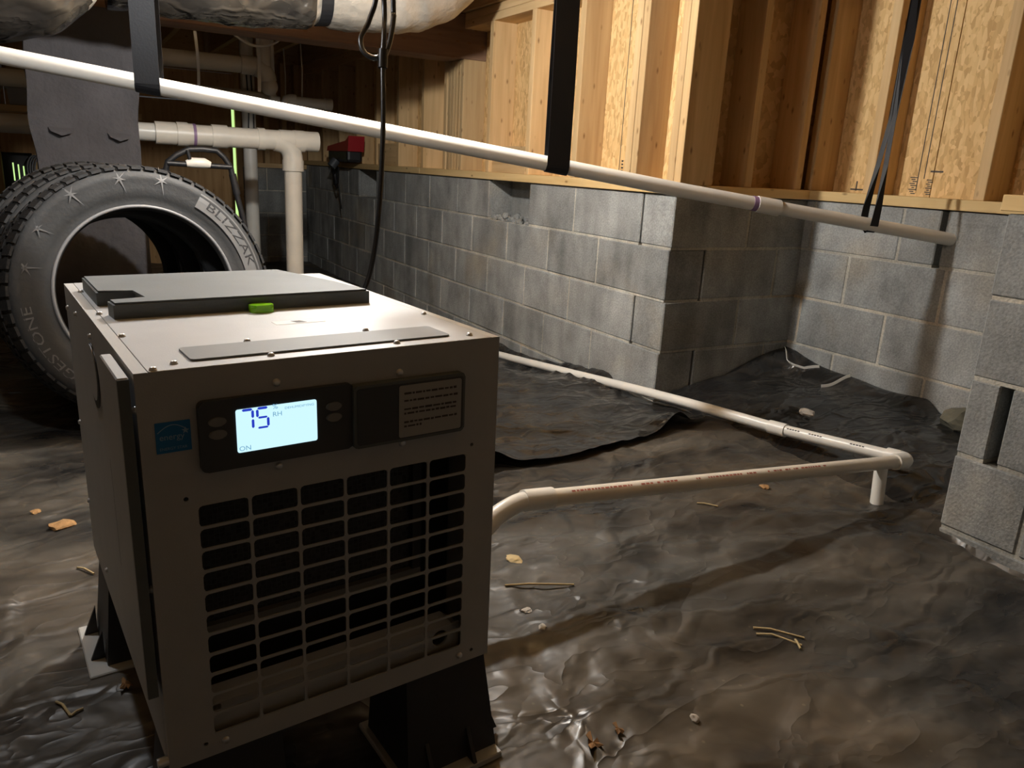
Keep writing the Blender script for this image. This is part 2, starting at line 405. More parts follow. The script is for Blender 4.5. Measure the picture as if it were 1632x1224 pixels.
def frames(pts):
    pts = [Vector(p) for p in pts]
    n = len(pts)
    tan = []
    for i in range(n):
        a = pts[max(i - 1, 0)]; b = pts[min(i + 1, n - 1)]
        tan.append((b - a).normalized())
    up = Vector((0, 0, 1)) if abs(tan[0].z) < 0.9 else Vector((1, 0, 0))
    u = (up - tan[0] * up.dot(tan[0])).normalized()
    out = []
    for i in range(n):
        u = (u - tan[i] * u.dot(tan[i])).normalized()
        out.append((pts[i], tan[i], u, tan[i].cross(u)))
    return out

def add_tube(bm, pts, r, seg=14, cap=True, mi=0):
    fr = frames(pts)
    rings = []
    for i, (p, t, u, v) in enumerate(fr):
        rr = r[i] if isinstance(r, (list, tuple)) else r
        rings.append([bm.verts.new(p + (u * math.cos(2 * math.pi * k / seg) + v * math.sin(2 * math.pi * k / seg)) * rr) for k in range(seg)])
    for a, b in zip(rings[:-1], rings[1:]):
        for k in range(seg):
            f = bm.faces.new((a[k], a[(k + 1) % seg], b[(k + 1) % seg], b[k])); f.smooth = True; f.material_index = mi
    if cap:
        for ring in (rings[0], rings[-1]):
            f = bm.faces.new([bm.verts.new(v_.co) for v_ in ring]); f.material_index = mi

def tube(name, pts, r, mat, parent=None, seg=14, cap=True):
    bm = bmesh.new()
    add_tube(bm, pts, r, seg, cap)
    return bm_obj(name, bm, mat, parent)

def smooth_pts(pts, n=8):
    """Catmull-Rom through the points"""
    P = [Vector(p) for p in pts]
    out = []
    for i in range(len(P) - 1):
        p0 = P[max(i - 1, 0)]; p1 = P[i]; p2 = P[i + 1]; p3 = P[min(i + 2, len(P) - 1)]
        for k in range(n):
            t = k / n
            out.append(0.5 * ((2 * p1) + (p2 - p0) * t + (2 * p0 - 5 * p1 + 4 * p2 - p3) * t * t + (3 * p1 - p0 - 3 * p2 + p3) * t ** 3))
    out.append(P[-1])
    return out

def arc_pts(a, b, c, r, n=8):
    """corner a-b-c rounded with radius r (list of points from a's side to c's side)"""
    a, b, c = Vector(a), Vector(b), Vector(c)
    u = (a - b).normalized(); v = (c - b).normalized()
    p0 = b + u * r; p1 = b + v * r
    return [p0 * (1 - t) ** 2 + b * 2 * t * (1 - t) + p1 * t * t for t in [k / n for k in range(n + 1)]]

def ribbon(name, pts, width_dir, width, thick, mat, parent=None):
    """flat strap swept along pts; width along width_dir (one per point or a single one)"""
    bm = bmesh.new()
    fr = frames(pts); rows = []
    n = len(fr)
    for i, (p, t, u, v) in enumerate(fr):
        wd = Vector(width_dir[i] if isinstance(width_dir[0], (tuple, list, Vector)) else width_dir)
        wd = (wd - t * wd.dot(t)).normalized(); nn = t.cross(wd).normalized()
        hw = (width[i] if isinstance(width, (list, tuple)) else width) / 2
        rows.append([bm.verts.new(p + wd * hw * sx + nn * thick / 2 * sy) for sx, sy in ((-1, -1), (1, -1), (1, 1), (-1, 1))])
    for a, b in zip(rows[:-1], rows[1:]):
        for k in range(4):
            bm.faces.new((a[k], a[(k + 1) % 4], b[(k + 1) % 4], b[k]))
    bm.faces.new(rows[0]); bm.faces.new(rows[-1])
    return bm_obj(name, bm, mat, parent)

def text_mesh(s, size, extrude=0.0, align='LEFT', res=3):
    """outline text as (verts, faces) lying in the XY plane"""
    cu = bpy.data.curves.new('lettering', 'FONT')
    cu.body = s; cu.size = size; cu.extrude = extrude; cu.align_x = align; cu.align_y = 'CENTER'
    cu.resolution_u = res
    o = bpy.data.objects.new('lettering', cu)
    COL.objects.link(o)
    dg = bpy.context.evaluated_depsgraph_get(); dg.update()
    me = bpy.data.meshes.new_from_object(o.evaluated_get(dg))
    vs = [v.co.copy() for v in me.vertices]; fs = [tuple(p.vertices) for p in me.polygons]
    bpy.data.objects.remove(o); bpy.data.curves.remove(cu); bpy.data.meshes.remove(me)
    return vs, fs

def sstep(a, b, x):
    t = min(1.0, max(0.0, (x - a) / (b - a)))
    return t * t * (3 - 2 * t)

# ------------------------------------------------------------------ floor (dirt under black film)
def wrinkle(x, y):
    p = Vector((x * 1.7 + y * 0.5, y * 3.0 - x * 0.4, 0.3))
    a = noise.noise(p)
    b = noise.noise(Vector((x * 2.2 - 4.0 + 1.2 * a, y * 6.5 + x * 1.8, 2.0)))
    c = noise.noise(Vector((x * 7.0 + b, y * 9.0 - x * 4.0, 5.0)))
    d = noise.noise(Vector((x * 15.0 + c, y * 19.0 + x * 7.0, 9.0)))
    return 0.016 * a + 0.017 * (0.28 - abs(b)) + 0.011 * (0.25 - abs(c)) + 0.003 * d

def near(x, y, px, py, r):
    return math.exp(-((x - px) ** 2 + (y - py) ** 2) / (r * r))

def fz(x, y):
    z = 0.0
    z -= 0.10 * sstep(1.25, 1.95, x) * sstep(2.35, 3.4, y)
    z -= 0.08 * sstep(3.6, 5.6, y) * (1 - sstep(1.25, 1.95, x))
    z += 0.015 * sstep(1.35, 1.95, x) * (1 - sstep(2.1, 2.7, y))
    z += 0.06 * sstep(2.0, 2.45, x) * (1 - sstep(2.2, 2.5, y))
    k = 1.0
    if -0.15 < x < 0.65 and 0.7 < y < 1.65: k = 0.25
    k *= 1 - 0.8 * max(near(x, y, 0.15, 2.75, 0.35), near(x, y, 0.05, 3.05, 0.35))
    z += wrinkle(x, y) * k
    # sheet pulled up over the footing of the pier, with a gap behind its edge
    z -= 0.05 * math.exp(-((x - 1.925) / 0.03) ** 2) * (1 - sstep(0.95, 1.12, y))
    # seam where two sheets lap
    sy = 0.965 + 0.012 * math.sin(x * 5) - 0.05 * sstep(1.6, 2.0, x)
    z += 0.006 * sstep(-0.012, 0.012, y - sy) * sstep(0.45, 0.6, x) * (1 - sstep(0.0, 0.25, y - sy))
    return z

def grid(name, x0, x1, y0, y1, step, fn, mat, parent=None, keep=None):
    nx = int(round((x1 - x0) / step)); ny = int(round((y1 - y0) / step))
    vs = []; fs = []
    for j in range(ny + 1):
        for i in range(nx + 1):
            x = x0 + i * step; y = y0 + j * step
            vs.append(fn(x, y) if keep == 'full' else (x, y, fn(x, y)))
    for j in range(ny):
        for i in range(nx):
            a = j * (nx + 1) + i
            fs.append((a, a + 1, a + nx + 2, a + nx + 1))
    return mesh_from(name, vs, fs, mat, parent, smooth=True)

floor_o = empty('floor', kind='structure')
grid('film_near', -1.2, 2.9, 0.2, 3.2, 0.0125, fz, FILM, floor_o)
def fz_far(x, y): return fz(x, y) - (0.004 if (-1.2 < x < 2.9 and 0.2 < y < 3.2) else 0)
grid('film_far', -3.0, 3.0, 3.2, 7.7, 0.05, fz, FILM, floor_o)
grid('film_side', -3.0, -1.2, -1.6, 3.2, 0.05, fz, FILM, floor_o)
grid('film_front', -1.2, 3.0, -1.6, 0.2, 0.05, fz, FILM, floor_o)

# ------------------------------------------------------------------ block walls
BH = 0.2045
def block_wall(name, axis, along0, along1, face, depth_sign, ztop, courses, first, skip=(), starts=None):
    """axis 'y': runs along Y with its face at x = face; 'x': runs along X with its face at y = face.
    first = length of the first block of each course (two values, alternating); skip = list of (course, a0, a1)"""
    root = empty(name, kind='structure')
    g = 0.0045
    for r in range(courses):
        z1 = ztop - r * BH - g; z0 = ztop - (r + 1) * BH + g
        s0 = starts[r % 2] if starts else along0
        js = [s0, s0 + first[r % 2]]
        while js[-1] < along1 - 0.02: js.append(min(js[-1] + 0.4064, along1))
        cuts = [(a0, a1) for (rr, a0, a1) in skip if rr == r]
        for c in cuts:
            js = [j for j in js if not (c[0] - 0.07 < j < c[1] + 0.07)] + list(c)
        js = sorted(js)
        for a, b in zip(js[:-1], js[1:]):
            if b - a < 0.03 or any(abs(a - c[0]) < 1e-4 for c in cuts): continue
            d = R_.uniform(-0.0015, 0.0025)
            f = face - depth_sign * d
            lo, hi = (f, f + depth_sign * 0.185) if depth_sign > 0 else (f + depth_sign * 0.185, f)
            if axis == 'y': box('concrete_block', lo, hi, a + g, b - g, z0, z1, BLOCK, root, 0.004)
            else: box('concrete_block', a + g, b - g, lo, hi, z0, z1, BLOCK, root, 0.004)
        # mortar bed of this course, split at openings
        segs = [s0] + [e for c in sorted(cuts) for e in c] + [along1]
        for a, b in zip(segs[0::2], segs[1::2]):
            if b - a < 0.02: continue
            lo, hi = sorted((face + depth_sign * 0.0035, face + depth_sign * 0.18))
            if axis == 'y': box('mortar', lo, hi, a + 0.008, b - 0.008, z0 - 2 * g + 0.0002, z1, MORTAR, root)
            else: box('mortar', a + 0.008, b - 0.008, lo, hi, z0 - 2 * g + 0.0002, z1, MORTAR, root)
    return root

WX, RY, CX = 2.0, 2.28, 2.735       # long wall face, alcove end face, alcove back face
ZT = 0.815
wall_a = block_wall('wall_right', 'y', RY, 7.7, WX, 1, ZT, 6, (0.483, 0.468), skip=[(0, 3.357, 3.775), (0, 5.56, 5.95)], starts=(RY + 0.188, RY))
wall_r = block_wall('wall_alcove_end', 'x', WX, CX + 0.1, RY, 1, ZT, 6, (0.4064, 0.4064), starts=(WX, WX + 0.188))
wall_c = block_wall('wall_alcove_back', 'y', 0.72, RY + 0.1, CX, 1, ZT, 6, (0.30, 0.503), skip=[(0, 1.668, 1.682)])   # open joint where the pipe enters
PX = 1.95
wall_p = block_wall('wall_pier', 'y', -0.35, 1.045, PX, 1, ZT + 0.025, 6, (0.18, 0.383), skip=[(2, 0.943, 0.963)])   # one head joint was never filled
for r in range(6):   # side of the pier towards the alcove
    z1 = ZT + 0.025 - r * BH - 0.0045
    box('concrete_block', PX + 0.19, PX + 0.58, 0.855, 1.043, z1 - BH + 0.009, z1, BLOCK, wall_p, 0.004)
    box('concrete_block', PX + 0.589, CX, 0.855, 1.043, z1 - BH + 0.009, z1, BLOCK, wall_p, 0.004)
box('joint_light_stop', CX + 0.186, CX + 0.24, 1.50, 1.85, ZT - BH, ZT, BLOCK, wall_c)  # unseen piece added behind the open joint to keep outside light out
# vent openings in the long wall
for (a, b) in ((3.357, 3.775), (5.56, 5.95)):
    box('vent_back', WX + 0.14, WX + 0.18, a, (a + b) / 2 - 0.006, ZT - BH, ZT, BLOCK, wall_a)
    box('vent_back', WX + 0.14, WX + 0.18, (a + b) / 2 + 0.006, b, ZT - BH, ZT, BLOCK, wall_a)
    box('vent_backing', WX + 0.19, WX + 0.20, a, b, ZT - BH, ZT, BLOCK, wall_a)
    box('vent_jamb', WX + 0.02, WX + 0.15, b, b + 0.02, ZT - BH, ZT, BLOCK, wall_a)
# crumbled mortar on the sill of the near vent
bm = bmesh.new()
for k in range(60):
    m = Matrix.Translation((WX + R_.uniform(0.02, 0.13), R_.uniform(3.37, 3.76), ZT - BH + R_.uniform(-0.012, 0.02))) @ Euler((R_.uniform(0, 3), R_.uniform(0, 3), R_.uniform(0, 3))).to_matrix().to_4x4()
    bmesh.ops.create_icosphere(bm, subdivisions=1, radius=R_.uniform(0.008, 0.026), matrix=m)
tag(bm_obj('crumbled_mortar', bm, BLOCK, wall_a), kind='stuff')
# end wall
wall_b = block_wall('wall_back', 'x', 1.40, WX + 0.19, 7.5, 1, 0.77, 5, (0.24, 0.44))

# ------------------------------------------------------------------ framing on the block walls
ST, SD = 0.038, 0.140
ZS0, ZS1 = ZT, ZT + 0.038
ZP0 = 1.605
def stud_y(root, y0, x0=WX, z0=ZS1, z1=ZP0, w=ST, d=SD):
    return box('stud', x0, x0 + d, y0, y0 + w, z0, z1, WOODZ, root, 0.002)
def stud_x(root, x0, y0=RY, z0=ZS1, z1=ZP0, w=ST, d=SD):
    return box('stud', x0, x0 + w, y0, y0 + d, z0, z1, WOODZ, root, 0.002)
# long wall
box('sill_plate', WX - 0.012, WX + SD, RY - 0.012, 4.72, ZS0, ZS1, SILLY, wall_a, 0.002)
box('sill_plate', WX - 0.012, WX + SD, 4.725, 7.5, ZS0, ZS1, SILLY, wall_a, 0.002)
for y in (2.262, 2.302, 2.53, 2.572, 2.965, 3.378, 3.80, 4.695, 5.12, 5.555, 6.0, 6.44, 6.90, 7.40):
    stud_y(wall_a, y)
for k in range(5):
    stud_y(wall_a, 4.14 + k * 0.0405, z1=1.45)
stud_y(wall_a, 4.36, d=SD)
box('top_plate', WX, WX + SD, RY - 0.012, 7.5, ZP0, ZP0 + 0.038, WOODY, wall_a, 0.002)
box('top_plate', WX, WX + SD, RY - 0.012, 7.5, ZP0 + 0.039, ZP0 + 0.077, WOODY, wall_a, 0.002)
box('blocking', WX + 0.02, WX + SD, 3.42, 3.80, ZS1, ZS1 + 0.135, WOODY, wall_a, 0.002)
box('blocking', WX + 0.01, WX + 0.05, 5.16, 5.55, ZS1, ZS1 + 0.15, WOODY, wall_a, 0.002)
for y0, y1 in ((2.40, 3.60), (3.603, 4.82), (4.823, 6.04), (6.043, 7.5)):
    box('sheathing_panel', WX + SD, WX + SD + 0.012, y0, y1, ZS0, ZP0 + 0.08, OSB, wall_a)
# alcove end
box('sill_plate', WX + SD + 0.002, CX + 0.05, RY - 0.012, RY + SD, ZS0, ZS1, SILLX, wall_r, 0.002)
for x in (2.145, 2.352, 2.64): stud_x(wall_r, x, y0=RY if x > 2.2 else RY + 0.004)
box('top_plate', WX + SD + 0.002, CX + 0.05, RY, RY + SD, ZP0, ZP0 + 0.038, WOODX, wall_r, 0.002)
box('sheathing_panel', WX + 0.1, CX + 0.2, RY + SD, RY + SD + 0.012, ZS0, ZP0 + 0.08, OSB, wall_r)
# alcove back
box('sill_plate', CX - 0.012, CX + SD, 1.06, RY + 0.05, ZS0, ZS1, SILLY, wall_c, 0.002)
for y in (2.275, 1.99, 1.55): stud_y(wall_c, y, x0=CX)
box('top_plate', CX, CX + SD, 0.9, RY + 0.05, ZP0, ZP0 + 0.038, WOODY, wall_c, 0.002)
box('sheathing_panel', CX + SD, CX + SD + 0.012, 1.838, RY + 0.16, ZS0, ZP0 + 0.08, OSB, wall_c)
box('sheathing_panel', CX + SD, CX + SD + 0.012, 0.62, 1.834, ZS0, ZP0 + 0.08, OSB, wall_c)
# pier
box('sill_plate', PX - 0.012, CX, -0.35, 1.055, ZT + 0.026, ZT + 0.064, SILLY, wall_p, 0.002)
for y in (0.98, 0.55, 0.15): stud_y(wall_p, y, x0=PX, z0=ZT + 0.064)
box('sheathing_panel', PX + SD, PX + SD + 0.012, -0.35, 1.05, ZT + 0.064, ZP0 + 0.08, OSB, wall_p)
box('top_plate', PX, PX + SD, -0.35, 1.055, ZP0, ZP0 + 0.038, WOODY, wall_p, 0.002)
# grade stamps and nailing lines printed on the sheathing
def stamp(root, x, boxes):
    bm = bmesh.new()
    for (y0, y1, z0, z1) in boxes: add_box(bm, x - 0.0012, x + 0.001, y0, y1, z0, z1)
    return bm_obj('printed_stamp', bm, DINK, root)
SXC = CX + SD
stamp(wall_c, SXC, [(1.895, 1.898, 0.875, 1.6), (1.87, 1.873, 0.92, 1.6)] + [(1.898 + 0.008 * (k % 2), 1.916 + 0.006 * (k % 3), 0.862 + k * 0.0075, 0.8655 + k * 0.0075) for k in range(9)] +
      [(1.835 + 0.004 * (k % 3), 1.853 + 0.006 * (k % 2), 0.862 + k * 0.0075, 0.8655 + k * 0.0075) for k in range(8)] + [(1.80, 1.85, 0.945, 0.951), (2.16, 2.166, 0.862, 0.90), (2.13, 2.19, 0.864, 0.870), (2.10, 2.11, 0.864, 0.876)])
stamp(wall_a, WX + SD, [(2.80, 2.812, 0.86 + k * 0.014, 0.868 + k * 0.014) for k in range(6)] + [(2.74, 2.78, 0.915, 0.920), (2.825, 2.828, 0.87, 1.6), (2.765, 2.77, 0.87, 0.90)])
# dark strip beside the corner post
box('dark_strip', 2.187, 2.262, RY + 0.118, RY + 0.138, ZS1, ZP0, TARP, wall_r)

# ------------------------------------------------------------------ ceiling: girder, joists, subfloor
ceil = empty('ceiling', kind='structure')
box('girder', -3.0, WX + SD, 4.14, 4.34, 1.45, 1.682, BEAMX, ceil, 0.004)
x = -2.9
while x < 2.9:
    box('joist', x, x + 0.038, -1.6, 7.6, 1.684, 1.92, WOODY, ceil, 0.002)
    x += 0.4064
y = -1.6
while y < 7.5:
    box('subfloor_panel', -3.0, 3.0, y, y + 1.217, 1.921, 1.94, OSB, ceil)
    y += 1.22
for (x0, x1, y0, y1) in ((-3.0, 3.0, 7.6, 7.64), (-3.0, 3.0, -1.64, -1.6), (2.96, 3.0, -1.6, 7.6), (-3.04, -3.0, -1.64, 7.64)):
    box('rim_joist', x0, x1, y0, y1, 1.60, 1.94, WOODX if x1 - x0 > 1 else WOODY, ceil)
# ------------------------------------------------------------------ end wall: siding boards, framing, access door, vent window
x = -3.0
k = 0
while x < 1.38:
    x2 = min(x + 0.19, 1.38)
    if not (0.55 < (x + x2) / 2 < 1.36):
        lo = 0.31
        if -0.50 < (x + x2) / 2 < -0.15:
            box('wall_board', x, x2 - 0.003, 7.52, 7.545, -0.12, 0.53, PLYZ, wall_b, 0.002)
            box('wall_board', x, x2 - 0.003, 7.52, 7.545, 0.80, 1.68, PLYZ, wall_b, 0.002)
        else:
            box('wall_board', x, x2 - 0.003, 7.52, 7.545, -0.12, 1.68, PLYZ, wall_b, 0.002)
    x = x2
for x in (-1.3, -0.86, -0.46, -0.20, 0.16, 0.52, 1.36): box('stud', x, x + 0.05, 7.42, 7.52, -0.12, 1.68, WOODZ, wall_b, 0.002)
box('cross_rail', -1.3, 0.52, 7.40, 7.42, 0.80, 1.02, PLYZ, wall_b, 0.002)
box('cross_rail', 1.40, WX, 7.46, 7.5, 0.77, 0.81, WOODX, wall_b, 0.002)
for x in (1.48, 1.62, 1.78, 1.9): box('stud', x, x + 0.045, 7.46, 7.56, 0.81, 1.68, WOODZ, wall_b, 0.002)
box('wall_board', 1.40, WX + 0.14, 7.565, 7.58, 0.77, 1.68, PLYZ, wall_b)
for z in (1.30, 1.42, 1.54): box('wall_board', -0.3, 1.36, 7.36, 7.40, z, z + 0.116, PLYZ, wall_b, 0.002)
# access door panel, daylight showing past its edge
door = empty('door_1', kind='structure')
box('door_panel', 0.56, 1.325, 7.36, 7.385, -0.10, 1.29, PLYZ, door, 0.003)
box('daylight_gap', 1.328, 1.350, 7.375, 7.38, 0.10, 1.29, DAY, door)
box('door_stop', 1.352, 1.40, 7.34, 7.40, -0.1, 1.3, WOODZ, door, 0.002)
# louvred vent window
win = empty('window_1', kind='structure')
box('vent_cavity', -0.41, -0.22, 7.55, 7.56, 0.53, 0.79, BLACKP, win)
for k in range(3):
    box('daylight_gap', -0.345 + k * 0.035, -0.336 + k * 0.035, 7.545, 7.549, 0.58 + 0.01 * k, 0.72 - 0.012 * k, DAY, win)
bm = bmesh.new()
for (x0, x1, z0, z1) in ((-0.43, -0.41, 0.51, 0.81), (-0.22, -0.20, 0.51, 0.81), (-0.41, -0.22, 0.51, 0.53), (-0.41, -0.22, 0.79, 0.81)): add_box(bm, x0, x1, 7.50, 7.55, z0, z1)
bm_obj('window_frame', bm, BLACKP, win)
# left side and rear shell of the crawlspace, out of view
wall_l = empty('wall_left', kind='structure')
box('block_face', -3.2, -3.0, -1.7, 7.7, -0.2, 0.815, BLOCK, wall_l)
box('boarding', -3.1, -3.0, -1.7, 7.7, 0.815, 1.70, PLYZ, wall_l)
wall_f = empty('wall_front', kind='structure')
box('block_face', -3.2, 3.2, -1.9, -1.7, -0.2, 0.815, BLOCK, wall_f)
box('boarding', -3.2, 3.2, -1.8, -1.7, 0.815, 1.70, PLYZ, wall_f)

# ------------------------------------------------------------------ support column wrapped in black felt
colm = empty('support_column', (0.113, 4.18, -0.1), label='square support column wrapped in black felt behind the standing tires', cat='column')
bm = bmesh.new()
nz = 30
def colx(z): return 0.006 * math.sin(z * 9.0) + 0.004 * math.sin(z * 23.0)
prof = []
for s in range(4):
    for k in range(8):
        t = -1 + 2 * k / 8.0
        prof.append([(t, -1), (1, t), (-t, 1), (-1, -t)][s])
rings = []
for j in range(nz + 1):
    z = 1.55 * j / nz
    rings.append([bm.verts.new((px * (0.208 + colx(z + px)) + 0.004 * math.sin(py * 7 + z * 11), py * (0.2 + 0.003 * math.sin(z * 17 + px * 5)), z)) for px, py in prof])
for a, b in zip(rings[:-1], rings[1:]):
    n = len(a)
    for k in range(n):
        bm.faces.new((a[k], a[(k + 1) % n], b[(k + 1) % n], b[k]))
bm.faces.new(rings[0]); bm.faces.new(rings[-1])
bm_obj('felt_wrap', bm, TARP, colm, smooth=False)
for (x0, x1, z) in ((-0.15, -0.05, 1.05), (0.075, 0.17, 1.04)):
    bm = bmesh.new()
    vs = [bm.verts.new(c) for c in ((x0, -0.205, z), (x1, -0.205, z), (x1 - 0.01, -0.226, z - 0.02), ((x0 + x1) / 2, -0.230, z - 0.034), (x0 + 0.01, -0.222, z - 0.018))]
    bm.faces.new(vs)
    ex = bmesh.ops.extrude_face_region(bm, geom=bm.faces[:])
    for e in ex['geom']:
        if isinstance(e, bmesh.types.BMVert): e.co.y += 0.004
    bm_obj('wrap_flap', bm, TARP, colm)

# ------------------------------------------------------------------ lamps
for (lname, lab, (lx, ly, lz), pw, colr) in BULBS:
    rt = empty(lname, (lx, ly, lz), label=lab, cat='lamp')
    bm = bmesh.new(); rB = 0.034
    bmesh.ops.create_uvsphere(bm, u_segments=16, v_segments=10, radius=rB)
    area = 4 * math.pi * rB * rB
    for f in bm.faces: f.smooth = True
    bm_obj('bulb_offscreen', bm, emit('bulb_glow', colr, pw / (math.pi * area)), rt)
    tube('socket', [(0, 0, 0.03), (0, 0, 0.085)], [0.02, 0.017], BLACKP, rt, 12)
    tube('lamp_cord', [(0, 0, 0.085), (0.004, 0, 0.12), (0, 0, 1.685 - lz)], 0.004, CORD, rt, 8)

# ------------------------------------------------------------------ dehumidifier
BW, BD, BHt = 0.45, 0.6536, 0.4912
dh = empty('dehumidifier', (0.0465, 0.8385, 0.1677), label='grey steel box dehumidifier with a lit display reading 75 and a wire-slot grille', cat='dehumidifier')
dh.rotation_mode = 'YXZ'
dh.rotation_euler = (-0.0069, -0.0050, 0.0908)

def rrect(x0, x1, z0, z1, r, n=5):
    """rounded rectangle outline, counter-clockwise"""
    out = []
    for (cx_, cz_, a0) in ((x1 - r, z0 + r, -90), (x1 - r, z1 - r, 0), (x0 + r, z1 - r, 90), (x0 + r, z0 + r, 180)):
        for k in range(n + 1):
            a = rad(a0 + 90 * k / n); out.append((cx_ + r * math.cos(a), cz_ + r * math.sin(a)))
    return out

def prism(name, outline, plane, d0, d1, mat, parent, bev=0.0):
    """extrude an outline; plane 'xz' (d along y), 'xy' (d along z), 'yz' (d along x)"""
    def pt(a, b, d): return (a, d, b) if plane == 'xz' else ((a, b, d) if plane == 'xy' else (d, a, b))
    bm = bmesh.new()
    f0 = [bm.verts.new(pt(a, b, d0)) for a, b in outline]; f1 = [bm.verts.new(pt(a, b, d1)) for a, b in outline]
    n = len(outline)
    bm.faces.new(f0); top = bm.faces.new(f1)
    for k in range(n): bm.faces.new((f0[k], f0[(k + 1) % n], f1[(k + 1) % n], f1[k]))
    if bev:
        bmesh.ops.bevel(bm, geom=list(top.edges), offset=bev, segments=2, affect='EDGES')
    return bm_obj(name, bm, mat, parent)

def cut(o, cutters):
    """cut (outline in xz, y0, y1) holes through a mesh object"""
    cos = []
    for (outl, d0, d1) in cutters:
        c = prism('cutter', outl, 'xz', d0, d1, None, o.parent)
        md = o.modifiers.new('cut', 'BOOLEAN'); md.operation = 'DIFFERENCE'; md.solver = 'EXACT'; md.use_self = True; md.object = c
        cos.append(c)
    dg = bpy.context.evaluated_depsgraph_get(); dg.update()
    me = bpy.data.meshes.new_from_object(o.evaluated_get(dg))
    o.modifiers.clear(); o.data = me
    for c in cos: bpy.data.objects.remove(c)

# front panel: flat sheet with the grille opening, seams left open at the sides
GX = [0.053, 0.110, 0.168, 0.227, 0.286, 0.344, 0.402]
GZ = [0.3315 - 0.0274 * k for k in range(12)]
bm = bmesh.new()
t = 0.0025
add_box(bm, 0.0, BW, 0, t, GZ[0], BHt - 0.001)
add_box(bm, 0.0, BW, 0, t, 0.0, GZ[-1])
add_box(bm, 0.0, GX[0], 0, t, GZ[-1], GZ[0])
add_box(bm, GX[-1], BW, 0, t, GZ[-1], GZ[0])
add_box(bm, 0.0, BW, 0, 0.02, 0.0, 0.003)
add_box(bm, 0.0, 0.003, 0, 0.016, 0.0, BHt - 0.001)
add_box(bm, BW - 0.003, BW, 0, 0.016, 0.0, BHt - 0.001)
front = bm_obj('front_panel', bm, PAINT, dh)
cut(front, [([(x_ + 0.0028 * math.cos(2 * math.pi * k / 10), z_ + 0.0028 * math.sin(2 * math.pi * k / 10)) for k in range(10)], -0.002, 0.006) for (x_, z_) in ((0.041, 0.343), (0.411, 0.343), (0.042, 0.020), (0.421, 0.016))])
bm = bmesh.new()
for gx in GX[1:-1]: add_box(bm, gx - 0.0018, gx + 0.0018, 0.0, t, GZ[-1], GZ[0])
for gz in GZ[1:-1]: add_box(bm, GX[0], GX[-1], 0.0002, t, gz - 0.0018, gz + 0.0018)
fil = 0.005   # rounded slot corners
for gx in GX:
    for gz in GZ:
        for sx in (-1, 1):
            for sz in (-1, 1):
                if (gx == GX[0] and sx < 0) or (gx == GX[-1] and sx > 0) or (gz == GZ[0] and sz > 0) or (gz == GZ[-1] and sz < 0): continue
                ox = gx + sx * (0.0017 if gx not in (GX[0], GX[-1]) else 0); oz = gz + sz * (0.0017 if gz not in (GZ[0], GZ[-1]) else 0)
                vs = [bm.verts.new(c) for c in ((ox, 0.0004, oz), (ox + sx * fil, 0.0004, oz), (ox + sx * fil * 0.3, 0.0004, oz + sz * fil * 0.3), (ox, 0.0004, oz + sz * fil))]
                bm.faces.new(vs)
bm_obj('grille', bm, PAINT, dh)
# casing
bm = bmesh.new()
add_box(bm, 0.0, 0.002, 0.017, BD, 0.0, BHt - 0.001)
bm_obj('side_panel', bm, PAINT, dh)
bm = bmesh.new()
add_box(bm, BW - 0.002, BW, 0.017, BD, 0.0, BHt - 0.001)
bm_obj('side_panel', bm, PAINT, dh)
box('back_panel', 0.002, BW - 0.002, BD - 0.002, BD, 0.0, BHt - 0.001, PAINT, dh)
box('bottom_panel', 0.002, BW - 0.002, 0.003, BD, 0.0, 0.003, PAINT, dh)
box('top_panel', 0.014, BW - 0.012, 0.0, BD, BHt - 0.0015, BHt, PAINT, dh, 0.0006)
box('top_flange', 0.0, 0.0135, 0.0, BD, BHt - 0.0016, BHt - 0.0004, PAINTL, dh)
box('top_flange', BW - 0.0115, BW, 0.0, BD, BHt - 0.0016, BHt - 0.0003, PAINTL, dh)
# inside: filter, frame, drain pan
box('coil_filter', 0.02, 0.345, 0.055, 0.062, 0.15, 0.47, FILTER, dh)
box('filter_frame', 0.345, 0.358, 0.045, 0.065, 0.15, 0.47, LEG, dh)
box('filter_frame', 0.02, 0.358, 0.045, 0.065, 0.138, 0.15, PLATEP, dh)
box('dark_backing', 0.004, BW - 0.004, 0.12, 0.125, 0.004, BHt - 0.004, LEG, dh)  # black sheet added to keep the inside of the casing dark
bm = bmesh.new()
add_box(bm, 0.012, 0.408, 0.016, 0.02, 0.006, 0.060)
vs = [bm.verts.new(c) for c in ((0.012, 0.016, 0.060), (0.395, 0.016, 0.060), (0.385, 0.035, 0.074), (0.02, 0.035, 0.074))]
bm.faces.new(vs)
vs = [bm.verts.new(c) for c in ((0.395, 0.016, 0.060), (0.408, 0.016, 0.045), (0.408, 0.035, 0.055), (0.385, 0.035, 0.074))]
bm.faces.new(vs)
pan = bm_obj('drain_pan', bm, PAINT, dh)
ring = [(0.376 + 0.0125 * math.cos(2 * math.pi * k / 20), 0.042 + 0.0130 * math.sin(2 * math.pi * k / 20)) for k in range(20)]
cut(pan, [(ring, 0.010, 0.030), (rrect(0.056, 0.066, 0.050, 0.058, 0.002), 0.010, 0.030)])
